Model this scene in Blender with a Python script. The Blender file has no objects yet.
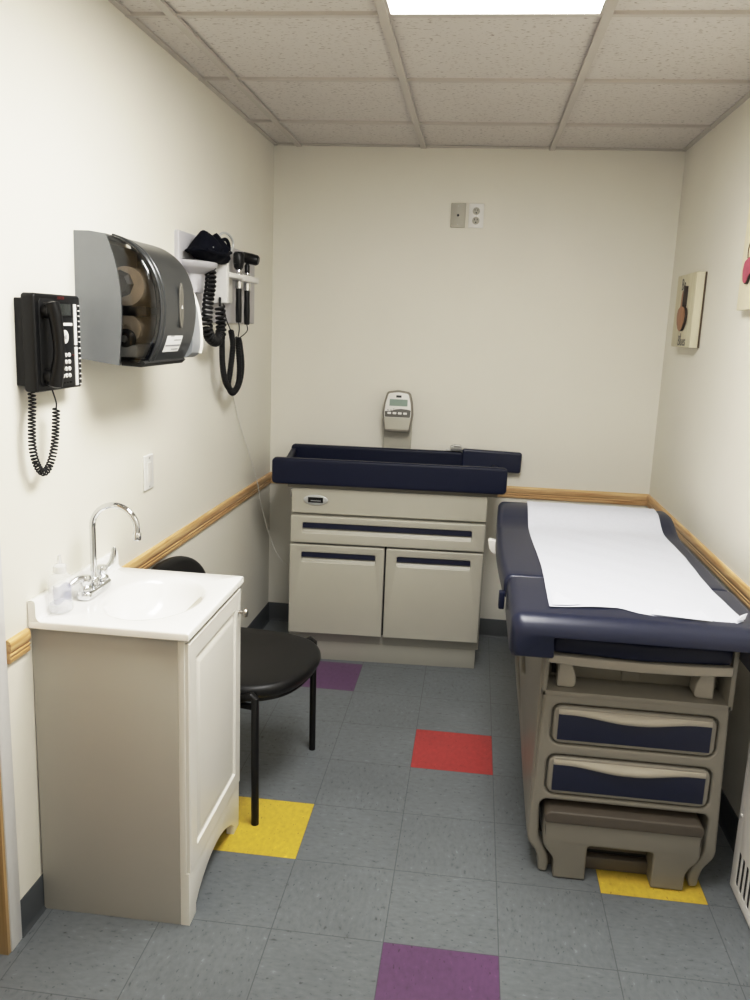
import bpy, bmesh, math, random
from mathutils import Vector, Matrix
random.seed(4)
PI = math.pi
COL = bpy.context.scene.collection
ORG = {}          # world origin of every thing (parts are modelled in world or local coordinates)

# ------------------------------------------------------------------ materials
def lin(c):
    r = []
    for v in c:
        v /= 255.0
        r.append(v/12.92 if v <= .04045 else ((v+.055)/1.055)**2.4)
    return (*r, 1.0)

def base_mat(name):
    m = bpy.data.materials.new(name); m.use_nodes = True
    nt = m.node_tree
    return m, nt, nt.nodes['Principled BSDF']

def mat(name, rgb, rough=.5, metal=0., var=.04, scale=30., bump=0., bscale=200., coat=0., spec=.5):
    m, nt, b = base_mat(name)
    b.inputs['Roughness'].default_value = rough
    b.inputs['Metallic'].default_value = metal
    b.inputs['Specular IOR Level'].default_value = spec
    if coat: b.inputs['Coat Weight'].default_value = coat
    tc = nt.nodes.new('ShaderNodeTexCoord')
    n = nt.nodes.new('ShaderNodeTexNoise'); n.inputs['Scale'].default_value = scale
    n.inputs['Detail'].default_value = 4
    nt.links.new(tc.outputs['Object'], n.inputs['Vector'])
    cr = nt.nodes.new('ShaderNodeValToRGB')
    c = lin(rgb)
    cr.color_ramp.elements[0].position = .3; cr.color_ramp.elements[1].position = .7
    cr.color_ramp.elements[0].color = (*[v*(1-var) for v in c[:3]], 1)
    cr.color_ramp.elements[1].color = (*[min(1, v*(1+var)) for v in c[:3]], 1)
    nt.links.new(n.outputs['Fac'], cr.inputs['Fac'])
    nt.links.new(cr.outputs['Color'], b.inputs['Base Color'])
    if bump:
        n2 = nt.nodes.new('ShaderNodeTexNoise'); n2.inputs['Scale'].default_value = bscale
        nt.links.new(tc.outputs['Object'], n2.inputs['Vector'])
        bp = nt.nodes.new('ShaderNodeBump'); bp.inputs['Strength'].default_value = bump
        bp.inputs['Distance'].default_value = .002
        nt.links.new(n2.outputs['Fac'], bp.inputs['Height'])
        nt.links.new(bp.outputs['Normal'], b.inputs['Normal'])
    return m

TILE = .3048; GX, GY = .5965, -2.3436
def tile_mat(name, rgb, streak=(22, 80), dark=.62, seam=.5):
    """vinyl composition tile: streaky chips and a thin dark seam round each tile"""
    m, nt, b = base_mat(name)
    b.inputs['Roughness'].default_value = .42
    b.inputs['Specular IOR Level'].default_value = .35
    N, Lk = nt.nodes.new, nt.links.new
    tc = N('ShaderNodeTexCoord')
    mp = N('ShaderNodeMapping'); mp.inputs['Scale'].default_value = (streak[0], streak[1], 40)
    Lk(tc.outputs['Object'], mp.inputs['Vector'])
    n1 = N('ShaderNodeTexNoise'); n1.inputs['Scale'].default_value = 1; n1.inputs['Detail'].default_value = 3
    Lk(mp.outputs['Vector'], n1.inputs['Vector'])
    r1 = N('ShaderNodeValToRGB')
    c = lin(rgb)[:3]
    e = r1.color_ramp.elements
    e[0].position = .22; e[0].color = (*[v*dark for v in c], 1)
    e[1].position = .80; e[1].color = (*[min(1, v*1.5) for v in c], 1)
    for p, k in ((.36, .92), (.52, 1.0), (.66, 1.06)):
        x = e.new(p); x.color = (*[v*k for v in c], 1)
    Lk(n1.outputs['Fac'], r1.inputs['Fac'])
    n2 = N('ShaderNodeTexNoise'); n2.inputs['Scale'].default_value = 3.0; n2.inputs['Detail'].default_value = 5
    Lk(tc.outputs['Object'], n2.inputs['Vector'])
    mx = N('ShaderNodeMixRGB'); mx.blend_type = 'MULTIPLY'; mx.inputs['Fac'].default_value = .35
    r2 = N('ShaderNodeValToRGB'); r2.color_ramp.elements[0].position = .35; r2.color_ramp.elements[1].position = .65
    r2.color_ramp.elements[0].color = (.62, .62, .62, 1); r2.color_ramp.elements[1].color = (1, 1, 1, 1)
    Lk(n2.outputs['Fac'], r2.inputs['Fac'])
    Lk(r1.outputs['Color'], mx.inputs['Color1']); Lk(r2.outputs['Color'], mx.inputs['Color2'])
    # dark flecks
    mp3 = N('ShaderNodeMapping'); mp3.inputs['Scale'].default_value = (streak[0]*1.7, streak[1]*1.2, 40); mp3.inputs['Location'].default_value = (7, 3, 1)
    Lk(tc.outputs['Object'], mp3.inputs['Vector'])
    n3 = N('ShaderNodeTexNoise'); n3.inputs['Scale'].default_value = 1; n3.inputs['Detail'].default_value = 1
    Lk(mp3.outputs['Vector'], n3.inputs['Vector'])
    r3 = N('ShaderNodeValToRGB'); r3.color_ramp.elements[0].position = .69; r3.color_ramp.elements[1].position = .74
    r3.color_ramp.elements[0].color = (1, 1, 1, 1); r3.color_ramp.elements[1].color = (.45, .45, .45, 1)
    Lk(n3.outputs['Fac'], r3.inputs['Fac'])
    mx3 = N('ShaderNodeMixRGB'); mx3.blend_type = 'MULTIPLY'; mx3.inputs['Fac'].default_value = .8
    Lk(mx.outputs['Color'], mx3.inputs['Color1']); Lk(r3.outputs['Color'], mx3.inputs['Color2'])
    # seams
    sp = N('ShaderNodeSeparateXYZ'); Lk(tc.outputs['Object'], sp.inputs['Vector'])
    outs = []
    for ax, g in (('X', GX), ('Y', GY)):
        a = N('ShaderNodeMath'); a.operation = 'SUBTRACT'; a.inputs[1].default_value = g - 40*TILE
        Lk(sp.outputs[ax], a.inputs[0])
        d = N('ShaderNodeMath'); d.operation = 'DIVIDE'; d.inputs[1].default_value = TILE; Lk(a.outputs[0], d.inputs[0])
        f = N('ShaderNodeMath'); f.operation = 'FRACT'; Lk(d.outputs[0], f.inputs[0])
        s = N('ShaderNodeMath'); s.operation = 'SUBTRACT'; s.inputs[1].default_value = .5; Lk(f.outputs[0], s.inputs[0])
        ab = N('ShaderNodeMath'); ab.operation = 'ABSOLUTE'; Lk(s.outputs[0], ab.inputs[0])
        g2 = N('ShaderNodeMath'); g2.operation = 'GREATER_THAN'; g2.inputs[1].default_value = .4955; Lk(ab.outputs[0], g2.inputs[0])
        outs.append(g2)
    mxx = N('ShaderNodeMath'); mxx.operation = 'MAXIMUM'; Lk(outs[0].outputs[0], mxx.inputs[0]); Lk(outs[1].outputs[0], mxx.inputs[1])
    fm = N('ShaderNodeMath'); fm.operation = 'MULTIPLY'; fm.inputs[1].default_value = seam; Lk(mxx.outputs[0], fm.inputs[0])
    ms = N('ShaderNodeMixRGB'); ms.inputs['Color2'].default_value = (.03, .03, .032, 1)
    Lk(fm.outputs[0], ms.inputs['Fac']); Lk(mx3.outputs['Color'], ms.inputs['Color1'])
    Lk(ms.outputs['Color'], b.inputs['Base Color'])
    return m

def wood_mat(name, c1, c2, axis=1, scale=1.0, rough=.42):
    m, nt, b = base_mat(name)
    N, Lk = nt.nodes.new, nt.links.new
    b.inputs['Roughness'].default_value = rough
    tc = N('ShaderNodeTexCoord'); mp = N('ShaderNodeMapping')
    s = [90*scale]*3; s[axis] = 4*scale
    mp.inputs['Scale'].default_value = s
    Lk(tc.outputs['Object'], mp.inputs['Vector'])
    n = N('ShaderNodeTexNoise'); n.inputs['Scale'].default_value = 1; n.inputs['Detail'].default_value = 6
    n.inputs['Distortion'].default_value = .6
    Lk(mp.outputs['Vector'], n.inputs['Vector'])
    r = N('ShaderNodeValToRGB'); r.color_ramp.elements[0].position = .32; r.color_ramp.elements[1].position = .66
    r.color_ramp.elements[0].color = lin(c1); r.color_ramp.elements[1].color = lin(c2)
    Lk(n.outputs['Fac'], r.inputs['Fac']); Lk(r.outputs['Color'], b.inputs['Base Color'])
    return m

def ceiling_mat():
    m, nt, b = base_mat('ceiling tile')
    N, Lk = nt.nodes.new, nt.links.new
    b.inputs['Roughness'].default_value = .9; b.inputs['Specular IOR Level'].default_value = .1
    tc = N('ShaderNodeTexCoord'); mp = N('ShaderNodeMapping'); mp.inputs['Scale'].default_value = (60, 130, 30)
    Lk(tc.outputs['Object'], mp.inputs['Vector'])
    n = N('ShaderNodeTexNoise'); n.inputs['Scale'].default_value = 1.0; n.inputs['Detail'].default_value = 2
    Lk(mp.outputs['Vector'], n.inputs['Vector'])
    r = N('ShaderNodeValToRGB'); r.color_ramp.elements[0].position = .60; r.color_ramp.elements[1].position = .70
    r.color_ramp.elements[0].color = lin((214, 209, 204)); r.color_ramp.elements[1].color = lin((168, 160, 153))
    Lk(n.outputs['Fac'], r.inputs['Fac']); Lk(r.outputs['Color'], b.inputs['Base Color'])
    bp = N('ShaderNodeBump'); bp.invert = True; bp.inputs['Strength'].default_value = .3; bp.inputs['Distance'].default_value = .003
    Lk(n.outputs['Fac'], bp.inputs['Height']); Lk(bp.outputs['Normal'], b.inputs['Normal'])
    return m

def glass_mat(name, tint, gloss=.12, rough=.08):
    m, nt, b = base_mat(name)
    N, Lk = nt.nodes.new, nt.links.new
    t = N('ShaderNodeBsdfTransparent'); t.inputs['Color'].default_value = (*tint, 1)
    g = N('ShaderNodeBsdfGlossy'); g.inputs['Roughness'].default_value = rough
    g.inputs['Color'].default_value = (.9, .9, .9, 1)
    f = N('ShaderNodeFresnel'); f.inputs['IOR'].default_value = 1.45
    a = N('ShaderNodeMath'); a.operation = 'ADD'; a.inputs[1].default_value = gloss*.3; Lk(f.outputs[0], a.inputs[0])
    mx = N('ShaderNodeMixShader'); Lk(a.outputs[0], mx.inputs[0]); Lk(t.outputs[0], mx.inputs[1]); Lk(g.outputs[0], mx.inputs[2])
    Lk(mx.outputs[0], nt.nodes['Material Output'].inputs['Surface'])
    return m

def milky_mat(name, rgb, opac):
    m, nt, b = base_mat(name)
    b.inputs['Base Color'].default_value = lin(rgb); b.inputs['Roughness'].default_value = .18
    b.inputs['Alpha'].default_value = opac
    return m

def emit_mat(name, col, s):
    m, nt, b = base_mat(name)
    b.inputs['Base Color'].default_value = (.8, .8, .8, 1)
    b.inputs['Emission Color'].default_value = (*col, 1); b.inputs['Emission Strength'].default_value = s
    return m

M = dict(
    wall=mat('wall paint', (230, 227, 217), .55, var=.012, scale=3, bump=.06, bscale=90, spec=.3),
    ceil=ceiling_mat(),
    grid=mat('grid metal', (196, 190, 183), .5, var=.01),
    rail=wood_mat('oak rail along y', (178, 136, 86), (222, 190, 142), 1),
    railx=wood_mat('oak rail along x', (178, 136, 86), (222, 190, 142), 0),
    vinyl=mat('cove base vinyl', (62, 66, 70), .5, var=.05, scale=12),
    casing=mat('casing paint', (214, 214, 214), .4, var=.02),
    door=wood_mat('door veneer', (150, 122, 78), (182, 152, 104), 2, .6),
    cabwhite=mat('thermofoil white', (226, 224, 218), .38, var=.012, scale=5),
    cabside=mat('shaded side laminate', (179, 175, 166), .5, var=.015, scale=6),  # vanity side shade put into the colour: greyer than the white front
    marble=mat('cultured marble', (246, 245, 242), .16, var=.008, scale=8, coat=.3),
    chrome=mat('chrome', (220, 222, 225), .07, 1., var=.01),
    brushed=mat('brushed nickel', (170, 165, 158), .28, 1., var=.03),
    steel=mat('steel', (188, 188, 186), .35, .9, var=.03),
    black=mat('black plastic', (13, 13, 14), .34, var=.08, spec=.3),
    blackmatte=mat('black rubber', (8, 8, 9), .55, var=.1, spec=.3),
    vinylblack=mat('black vinyl upholstery', (12, 12, 13), .40, var=.08, scale=60, bump=.08, bscale=500, spec=.32),
    legblack=mat('black powder coat', (9, 9, 10), .4, var=.08, spec=.3),
    badge=mat('satin badge', (196, 198, 198), .3, .35, var=.02),
    dark=mat('gap shade and dark parts', (26, 25, 23), .8, var=.05),  # near-black: shade painted into gaps and recesses, also plain dark parts
    beige=mat('beige enamel', (180, 177, 166), .36, var=.012, scale=8),
    beige2=mat('beige panel', (170, 167, 156), .42, var=.012, scale=8),
    taupe=mat('taupe moulded plastic', (137, 132, 121), .40, var=.02, scale=14),
    taupe2=mat('taupe step plastic', (128, 123, 112), .45, var=.02, scale=14),
    tread=mat('brown step tread', (84, 76, 66), .5, var=.05),
    scoop=mat('drawer pull', (164, 158, 146), .28, var=.01, coat=.3),
    navy=mat('navy vinyl', (20, 27, 52), .36, var=.06, scale=40, bump=.05, bscale=400),
    navy2=mat('navy vinyl dark', (15, 21, 43), .45, var=.06, scale=40, bump=.05, bscale=400, spec=.25),
    bluepanel=mat('blue drawer panel', (14, 21, 48), .45, var=.06, scale=80),
    paper=mat('exam paper', (206, 209, 219), .8, var=.02, scale=60, bump=.15, bscale=120),
    greyplastic=mat('grey dispenser plastic', (138, 141, 144), .42, var=.015),
    greylight=mat('light grey dispenser plastic', (176, 177, 178), .4, var=.015),
    charcoal=mat('charcoal dispenser cover', (47, 49, 50), .30, var=.02, coat=.2),
    smoke=glass_mat('smoked window', (.74, .74, .73), .08),
    kraft=mat('kraft towel', (186, 170, 150), .85, var=.06, scale=60),
    white=mat('white plastic', (226, 225, 222), .35, var=.01),
    offwhite=mat('off white plastic', (224, 222, 216), .4, var=.01),
    board=mat('station board', (190, 189, 193), .4, var=.01),
    plategrey=mat('grey wall plate', (176, 173, 162), .4, var=.02),
    label=mat('label paper', (226, 226, 224), .7, var=.02),
    ink=mat('ink', (60, 60, 62), .7),
    plaqueink=mat('plaque ink', (92, 88, 80), .7),
    greyink=mat('grey ink', (148, 148, 150), .7),
    lcd=mat('lcd', (142, 158, 150), .25, var=.03),
    lcdoff=mat('dark lcd', (52, 55, 52), .2, var=.03),
    keypad=mat('key strip grey', (98, 95, 88), .5, var=.03),
    cuff=mat('cuff nylon', (9, 11, 20), .9, var=.12, scale=90, bump=.2, bscale=300, spec=.08),
    block=wood_mat('painted pale wood', (200, 193, 168), (212, 206, 184), 2, .5, .6),
    brownwood=wood_mat('brown cutout', (140, 98, 66), (176, 130, 92), 2, .8, .6),
    darkedge=mat('dark cutout edge', (48, 36, 28), .7),
    darkback=mat('dark wood back', (84, 68, 48), .7),
    pink=mat('pink cutout', (188, 92, 112), .6, var=.08, scale=40),
    canvas=mat('cream board', (238, 230, 206), .6, var=.02),
    heater=mat('heater enamel', (226, 225, 224), .4, var=.01),
    bottle=milky_mat('clear bottle', (232, 234, 238), .22),
    bottlecap=milky_mat('clear cap', (236, 236, 236), .5),
    blueprint=milky_mat('blue print', (124, 134, 184), .30),
    red=mat('red print', (104, 38, 34), .5),
    light=emit_mat('light diffuser', (1.0, .985, .95), 7.0),
)

# ------------------------------------------------------------------ mesh helpers
def box(bm, lo, hi, bevel=0., seg=2):
    lo, hi = Vector(lo), Vector(hi)
    r = bmesh.ops.create_cube(bm, size=1)
    vs = r['verts']; c = (lo+hi)/2; s = hi-lo
    for v in vs: v.co = Vector((v.co.x*s.x, v.co.y*s.y, v.co.z*s.z)) + c
    if bevel > 0:
        es = list({e for v in vs for e in v.link_edges})
        bmesh.ops.bevel(bm, geom=es, offset=bevel, segments=seg, profile=.5, affect='EDGES', clamp_overlap=True)
    return bm

def B(lo, hi, bevel=0., seg=2): return box(bmesh.new(), lo, hi, bevel, seg)

def ring_loft(bm, rings, cap=True, closed=False):
    vr = [[bm.verts.new(p) for p in r] for r in rings]
    n = len(rings[0])
    pairs = list(zip(vr, vr[1:])) + ([(vr[-1], vr[0])] if closed else [])
    for a, b in pairs:
        for i in range(n):
            j = (i+1) % n
            try: bm.faces.new((a[i], a[j], b[j], b[i]))
            except ValueError: pass
    if cap and not closed:
        try: bm.faces.new(list(reversed(vr[0])))
        except ValueError: pass
        try: bm.faces.new(vr[-1])
        except ValueError: pass
    bmesh.ops.recalc_face_normals(bm, faces=bm.faces[:])
    return bm

def smooth_path(pts, n=8, closed=False):
    """Catmull-Rom through pts"""
    P = [Vector(p) for p in pts]; out = []
    L = len(P)
    rng = range(L) if closed else range(L-1)
    for i in rng:
        if closed: p0, p1, p2, p3 = P[(i-1) % L], P[i], P[(i+1) % L], P[(i+2) % L]
        else: p0, p1, p2, p3 = P[max(i-1, 0)], P[i], P[i+1], P[min(i+2, L-1)]
        for k in range(n):
            t = k/n
            out.append(.5*((2*p1)+(-p0+p2)*t+(2*p0-5*p1+4*p2-p3)*t*t+(-p0+3*p1-3*p2+p3)*t**3))
    if not closed: out.append(P[-1].copy())
    return out

def tube(bm, pts, r, seg=10, cap=True, radii=None):
    P = [Vector(p) for p in pts]; rings = []
    t0 = (P[1]-P[0]).normalized()
    up = Vector((0, 0, 1)) if abs(t0.z) < .9 else Vector((1, 0, 0))
    nrm = t0.cross(up).normalized()
    for i, p in enumerate(P):
        if i == 0: t = P[1]-P[0]
        elif i == len(P)-1: t = P[-1]-P[-2]
        else: t = P[i+1]-P[i-1]
        t = t.normalized()
        nrm = (nrm - t*nrm.dot(t))
        if nrm.length < 1e-6: nrm = t.orthogonal()
        nrm.normalize(); bn = t.cross(nrm)
        rr = radii[i] if radii else r
        rings.append([p + (nrm*math.cos(2*PI*k/seg)+bn*math.sin(2*PI*k/seg))*rr for k in range(seg)])
    return ring_loft(bm, rings, cap)

def T(pts, r, seg=10, n=0, radii=None):
    if n: pts = smooth_path(pts, n)
    return tube(bmesh.new(), pts, r, seg, True, radii)

def helix(bm, path, R, pitch, wire, per=10, seg=6):
    """coiled cord wound round a smooth path"""
    P = [Vector(p) for p in path]
    Ls = [0]
    for a, b in zip(P, P[1:]): Ls.append(Ls[-1]+(b-a).length)
    tot = Ls[-1]; turns = tot/pitch; N = int(turns*per); out = []
    t0 = (P[1]-P[0]).normalized(); nrm = t0.orthogonal().normalized(); j = 0
    for i in range(N+1):
        s = tot*i/N
        while j < len(P)-2 and Ls[j+1] < s: j += 1
        f = (s-Ls[j])/max(1e-9, Ls[j+1]-Ls[j]); p = P[j].lerp(P[j+1], f)
        t = (P[j+1]-P[j]).normalized(); nrm = (nrm-t*nrm.dot(t)).normalized(); bn = t.cross(nrm)
        a = 2*PI*i/per
        out.append(p+(nrm*math.cos(a)+bn*math.sin(a))*R)
    return tube(bm, out, wire, seg)

def lathe(bm, prof, seg=24, axis='z', at=(0, 0, 0), cap=True):
    at = Vector(at); rings = []
    for r, h in prof:
        ring = []
        for k in range(seg):
            c, s = math.cos(2*PI*k/seg)*r, math.sin(2*PI*k/seg)*r
            ring.append(at + (Vector((c, s, h)) if axis == 'z' else Vector((h, c, s)) if axis == 'x' else Vector((s, h, c))))
        rings.append(ring)
    return ring_loft(bm, rings, cap)

def LA(prof, seg=24, axis='z', at=(0, 0, 0)): return lathe(bmesh.new(), prof, seg, axis, at)

def bezier_outline(pts, closed=True): return pts

def plate(outlines, depth, bevel=0., plane='xz', at=0., res=2):
    """extruded 2D outlines (first is the outside, the rest are holes); plane xz faces -y with its front at y=at,
    plane yz faces +x with its front at x=at, plane xy faces up with its top at z=at"""
    cu = bpy.data.curves.new('tmp', 'CURVE'); cu.dimensions = '2D'; cu.fill_mode = 'BOTH'
    cu.extrude = max(1e-5, depth/2-bevel); cu.bevel_depth = bevel; cu.bevel_resolution = res; cu.offset = -bevel
    for o in outlines:
        s = cu.splines.new('POLY'); s.points.add(len(o)-1); s.use_cyclic_u = True
        for p, q in zip(s.points, o): p.co = (q[0], q[1], 0, 1)
    ob = bpy.data.objects.new('tmp', cu); COL.objects.link(ob)
    dg = bpy.context.evaluated_depsgraph_get(); dg.update()
    me = bpy.data.meshes.new_from_object(ob.evaluated_get(dg))
    bm = bmesh.new(); bm.from_mesh(me)
    bpy.data.objects.remove(ob); bpy.data.curves.remove(cu); bpy.data.meshes.remove(me)
    for v in bm.verts:
        a, b, c = v.co
        if plane == 'xz': v.co = (a, at + depth/2 - c, b)
        elif plane == 'yz': v.co = (at - depth/2 + c, a, b)
        else: v.co = (a, b, at - depth/2 + c)
    bmesh.ops.remove_doubles(bm, verts=bm.verts[:], dist=1e-6)
    bmesh.ops.recalc_face_normals(bm, faces=bm.faces[:])
    return bm

def rrect(x0, z0, x1, z1, r, n=5):
    out = []
    for cx, cz, a0 in ((x1-r, z0+r, -PI/2), (x1-r, z1-r, 0), (x0+r, z1-r, PI/2), (x0+r, z0+r, PI)):
        for k in range(n+1):
            a = a0 + PI/2*k/n
            out.append((cx+r*math.cos(a), cz+r*math.sin(a)))
    return out

def rpoly(pts, r, n=4):
    """polygon with rounded corners; r a number or one per corner"""
    out = []; L = len(pts)
    for i in range(L):
        p0, p1, p2 = Vector(pts[i-1]), Vector(pts[i]), Vector(pts[(i+1) % L])
        rr = r[i] if isinstance(r, (list, tuple)) else r
        a, b = p0-p1, p2-p1
        d = min(rr, a.length*.48, b.length*.48)
        if d < 1e-5: out.append(tuple(p1)); continue
        s, e = p1+a.normalized()*d, p1+b.normalized()*d
        for k in range(n+1):
            t = k/n
            q = s*(1-t)**2 + p1*2*t*(1-t) + e*t*t
            out.append(tuple(q))
    return out

def inset(poly, d):
    L = len(poly); out = []
    area = sum(poly[i-1][0]*poly[i][1]-poly[i][0]*poly[i-1][1] for i in range(L))
    sg = 1 if area > 0 else -1
    for i in range(L):
        p0, p1, p2 = Vector(poly[i-1]), Vector(poly[i]), Vector(poly[(i+1) % L])
        a, b = (p1-p0), (p2-p1)
        if a.length < 1e-9: a = b
        if b.length < 1e-9: b = a
        a.normalize(); b.normalize()
        n = Vector((-(a.y+b.y), a.x+b.x))
        if n.length < 1e-6: n = Vector((-a.y, a.x))
        n.normalize(); out.append(tuple(p1+n*d*sg))
    return out

def slab(poly, z0, z1, r, seg=4, crown=0.):
    """cushion-like slab: convex outline in xy with rounded top and bottom rims"""
    rings = []
    for k in range(seg+1):
        a = PI/2*k/seg; rings.append((inset(poly, r*(1-math.sin(a))), z0+r*(1-math.cos(a))))
    for k in range(seg+1):
        a = PI/2*k/seg; rings.append((inset(poly, r*(1-math.cos(a))), z1-r*(1-math.sin(a))))
    if crown:
        cx = sum(p[0] for p in poly)/len(poly); cy = sum(p[1] for p in poly)/len(poly)
        last = rings[-1][0]
        for f, h in ((.8, .4), (.5, .8), (.2, 1.)):
            rings.append(([(cx+(p[0]-cx)*f, cy+(p[1]-cy)*f) for p in last], z1+crown*h))
    return ring_loft(bmesh.new(), [[(p[0], p[1], z) for p in ring] for ring, z in rings])

def text_bm(s, size, plane, at, c, align='CENTER', ext=.0006):
    cu = bpy.data.curves.new('tmp', 'FONT'); cu.body = s; cu.size = size; cu.extrude = ext
    cu.align_x = align; cu.align_y = 'CENTER'; cu.resolution_u = 3
    ob = bpy.data.objects.new('tmp', cu); COL.objects.link(ob)
    dg = bpy.context.evaluated_depsgraph_get(); dg.update()
    me = bpy.data.meshes.new_from_object(ob.evaluated_get(dg))
    bm = bmesh.new(); bm.from_mesh(me)
    bpy.data.objects.remove(ob); bpy.data.curves.remove(cu); bpy.data.meshes.remove(me)
    for v in bm.verts:
        a, b, d = v.co
        if plane == '-y': v.co = (c[0]+a, at-d, c[1]+b)         # read from -y
        elif plane == '+x': v.co = (at+d, c[0]+a, c[1]+b)       # on the left wall, read from +x
        elif plane == '-x': v.co = (at-d, c[0]-a, c[1]+b)       # on the right wall, read from -x
    return bm

def join(*bms):
    out = bmesh.new()
    for b in bms:
        me = bpy.data.meshes.new('t'); b.to_mesh(me); out.from_mesh(me); bpy.data.meshes.remove(me); b.free()
    return out

def xform(bm, mtx):
    bmesh.ops.transform(bm, matrix=mtx, verts=bm.verts[:]); return bm

def obj(name, bm, m, parent=None, angle=35, flat=False):
    me = bpy.data.meshes.new(name)
    org = ORG.get(parent, Vector((0, 0, 0))) if parent else Vector((0, 0, 0))
    if org.length: bmesh.ops.translate(bm, verts=bm.verts[:], vec=-org)
    bm.to_mesh(me); bm.free()
    for mm in (m if isinstance(m, (list, tuple)) else [m]): me.materials.append(mm)
    if not flat:
        for p in me.polygons: p.use_smooth = True
        me.set_sharp_from_angle(angle=math.radians(angle))
    o = bpy.data.objects.new(name, me); COL.objects.link(o)
    if parent: o.parent = parent
    ORG[o] = org
    return o

def thing(name, label, cat, loc=(0, 0, 0), rotz=0., group=None, local=False):
    """an Empty at the thing's base. local=False: its parts are given in world coordinates"""
    o = bpy.data.objects.new(name, None); COL.objects.link(o)
    o.empty_display_size = .05
    o.location = loc; o.rotation_euler = (0, 0, rotz); o['label'] = label; o['category'] = cat
    if group: o['group'] = group
    ORG[o] = Vector((0, 0, 0)) if local else Vector(loc)
    return o

def tag(o, label, cat, group=None):
    o['label'] = label; o['category'] = cat
    if group: o['group'] = group
    return o

def struct(name, bm, m, parent=None, angle=35, flat=False):
    o = obj(name, bm, m, parent, angle, flat)
    if not parent: o['kind'] = 'structure'
    return o

# ------------------------------------------------------------------ the room
H = 2.457; YB = 0.0; YF = -4.80
def WX(y, z): return y*(.0185-.0105*z/H)                  # left wall leans a hair
def RX(y, z): return 1.958 - y*(.012-.008*z/H)            # right wall
def wall_side(fn, flip, y0, y1, z0=0., z1=H):
    bm = bmesh.new(); ny, nz = 10, 6; T_ = .08
    g = [[bm.verts.new((fn(y0+(y1-y0)*i/ny, z0+(z1-z0)*k/nz), y0+(y1-y0)*i/ny, z0+(z1-z0)*k/nz)) for k in range(nz+1)] for i in range(ny+1)]
    s = -T_ if not flip else T_
    h = [[bm.verts.new((v.co.x+s, v.co.y, v.co.z)) for v in row] for row in g]
    for i in range(ny):
        for k in range(nz):
            bm.faces.new((g[i][k], g[i+1][k], g[i+1][k+1], g[i][k+1]))
            bm.faces.new((h[i][k], h[i][k+1], h[i+1][k+1], h[i+1][k]))
    for i in range(ny):
        bm.faces.new((g[i][0], h[i][0], h[i+1][0], g[i+1][0])); bm.faces.new((g[i][nz], g[i+1][nz], h[i+1][nz], h[i][nz]))
    for k in range(nz):
        bm.faces.new((g[0][k], g[0][k+1], h[0][k+1], h[0][k])); bm.faces.new((g[ny][k], h[ny][k], h[ny][k+1], g[ny][k+1]))
    bmesh.ops.recalc_face_normals(bm, faces=bm.faces[:])
    return bm
DY0, DY1, DH = -2.535, -3.42, 2.06
wl = join(wall_side(WX, False, DY0+.002, YB), wall_side(WX, False, YF, DY1-.002), wall_side(WX, False, DY1-.002, DY0+.002, DH+.002, H))
struct('wall_left', wl, M['wall'], angle=60)
struct('wall_right', wall_side(RX, True, YF, YB), M['wall'], angle=60)
struct('wall_back', B((-.12, 0, 0), (2.14, .08, H)), M['wall'])
struct('wall_front', B((-.18, YF-.08, 0), (2.14, YF, H)), M['wall'])
# floor: one quad per tile, grey / yellow / red / purple
TM = [tile_mat('floor tile grey across', (112, 117, 120), (74, 40), .42), tile_mat('floor tile grey along', (112, 117, 120), (40, 74), .42),
      tile_mat('floor tile yellow', (208, 178, 66), (70, 40), .78, .3), tile_mat('floor tile red', (168, 62, 60), (70, 40), .8, .3),
      tile_mat('floor tile purple', (102, 72, 106), (70, 40), .7, .3)]
special = {(-1, 1): 2, (3, 1): 2, (1, 3): 3, (1, -1): 4, (-1, 5): 4, (-1, -3): 3, (3, -3): 4, (1, -5): 2}
bm = bmesh.new()
x_lo, x_hi, y_lo, y_hi = -.2, 2.14, YF, .0
xs = sorted({x_lo, x_hi} | {GX+i*TILE for i in range(-10, 12) if x_lo < GX+i*TILE < x_hi})
ys = sorted({y_lo, y_hi} | {GY+k*TILE for k in range(-12, 12) if y_lo < GY+k*TILE < y_hi})
vv = [[bm.verts.new((x, y, 0)) for y in ys] for x in xs]
for i in range(len(xs)-1):
    for k in range(len(ys)-1):
        f = bm.faces.new((vv[i][k], vv[i+1][k], vv[i+1][k+1], vv[i][k+1]))
        ti = math.floor(((xs[i]+xs[i+1])/2-GX)/TILE); tk = math.floor(((ys[k]+ys[k+1])/2-GY)/TILE)
        f.material_index = special.get((ti, tk), (ti+tk) % 2)
struct('floor', bm, TM, flat=True)
# ceiling panels with a raised recess behind the T-bar grid
struct('ceiling', B((-.2, YF, H+.004), (2.14, .08, H+.03)), M['ceil'])
AX, RY, RS, CS = .1261, -.474, .6316, .6096
cols = [AX+CS*i for i in range(4) if AX+CS*i < 1.9]
rows = [RY-RS*i for i in range(7)]
n = 0
for c in cols:
    n += 1
    struct(f'trim_{n}', join(B((c-.013, YF, H-.009), (c+.013, 0, H)), B((c-.006, YF, H), (c+.006, 0, H+.006))), M['grid'])
for r in rows:
    n += 1
    struct(f'trim_{n}', B((-.04, r-.011, H-.006), (2.0, r+.009, H+.004)), M['grid'])
for fn, sg in ((WX, 1), (RX, -1)):
    n += 1
    bm = bmesh.new(); rings = []
    for i in range(2):
        y = YF if i == 0 else 0
        x = fn(y, H)
        rings.append([(x, y, H-.004), (x+sg*.02, y, H-.004), (x+sg*.02, y, H+.003), (x, y, H+.003)])
    struct(f'trim_{n}', ring_loft(bm, rings), M['grid'])
n += 1
struct(f'trim_{n}', B((-.02, -.02, H-.004), (1.98, 0, H+.003)), M['grid'])

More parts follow.
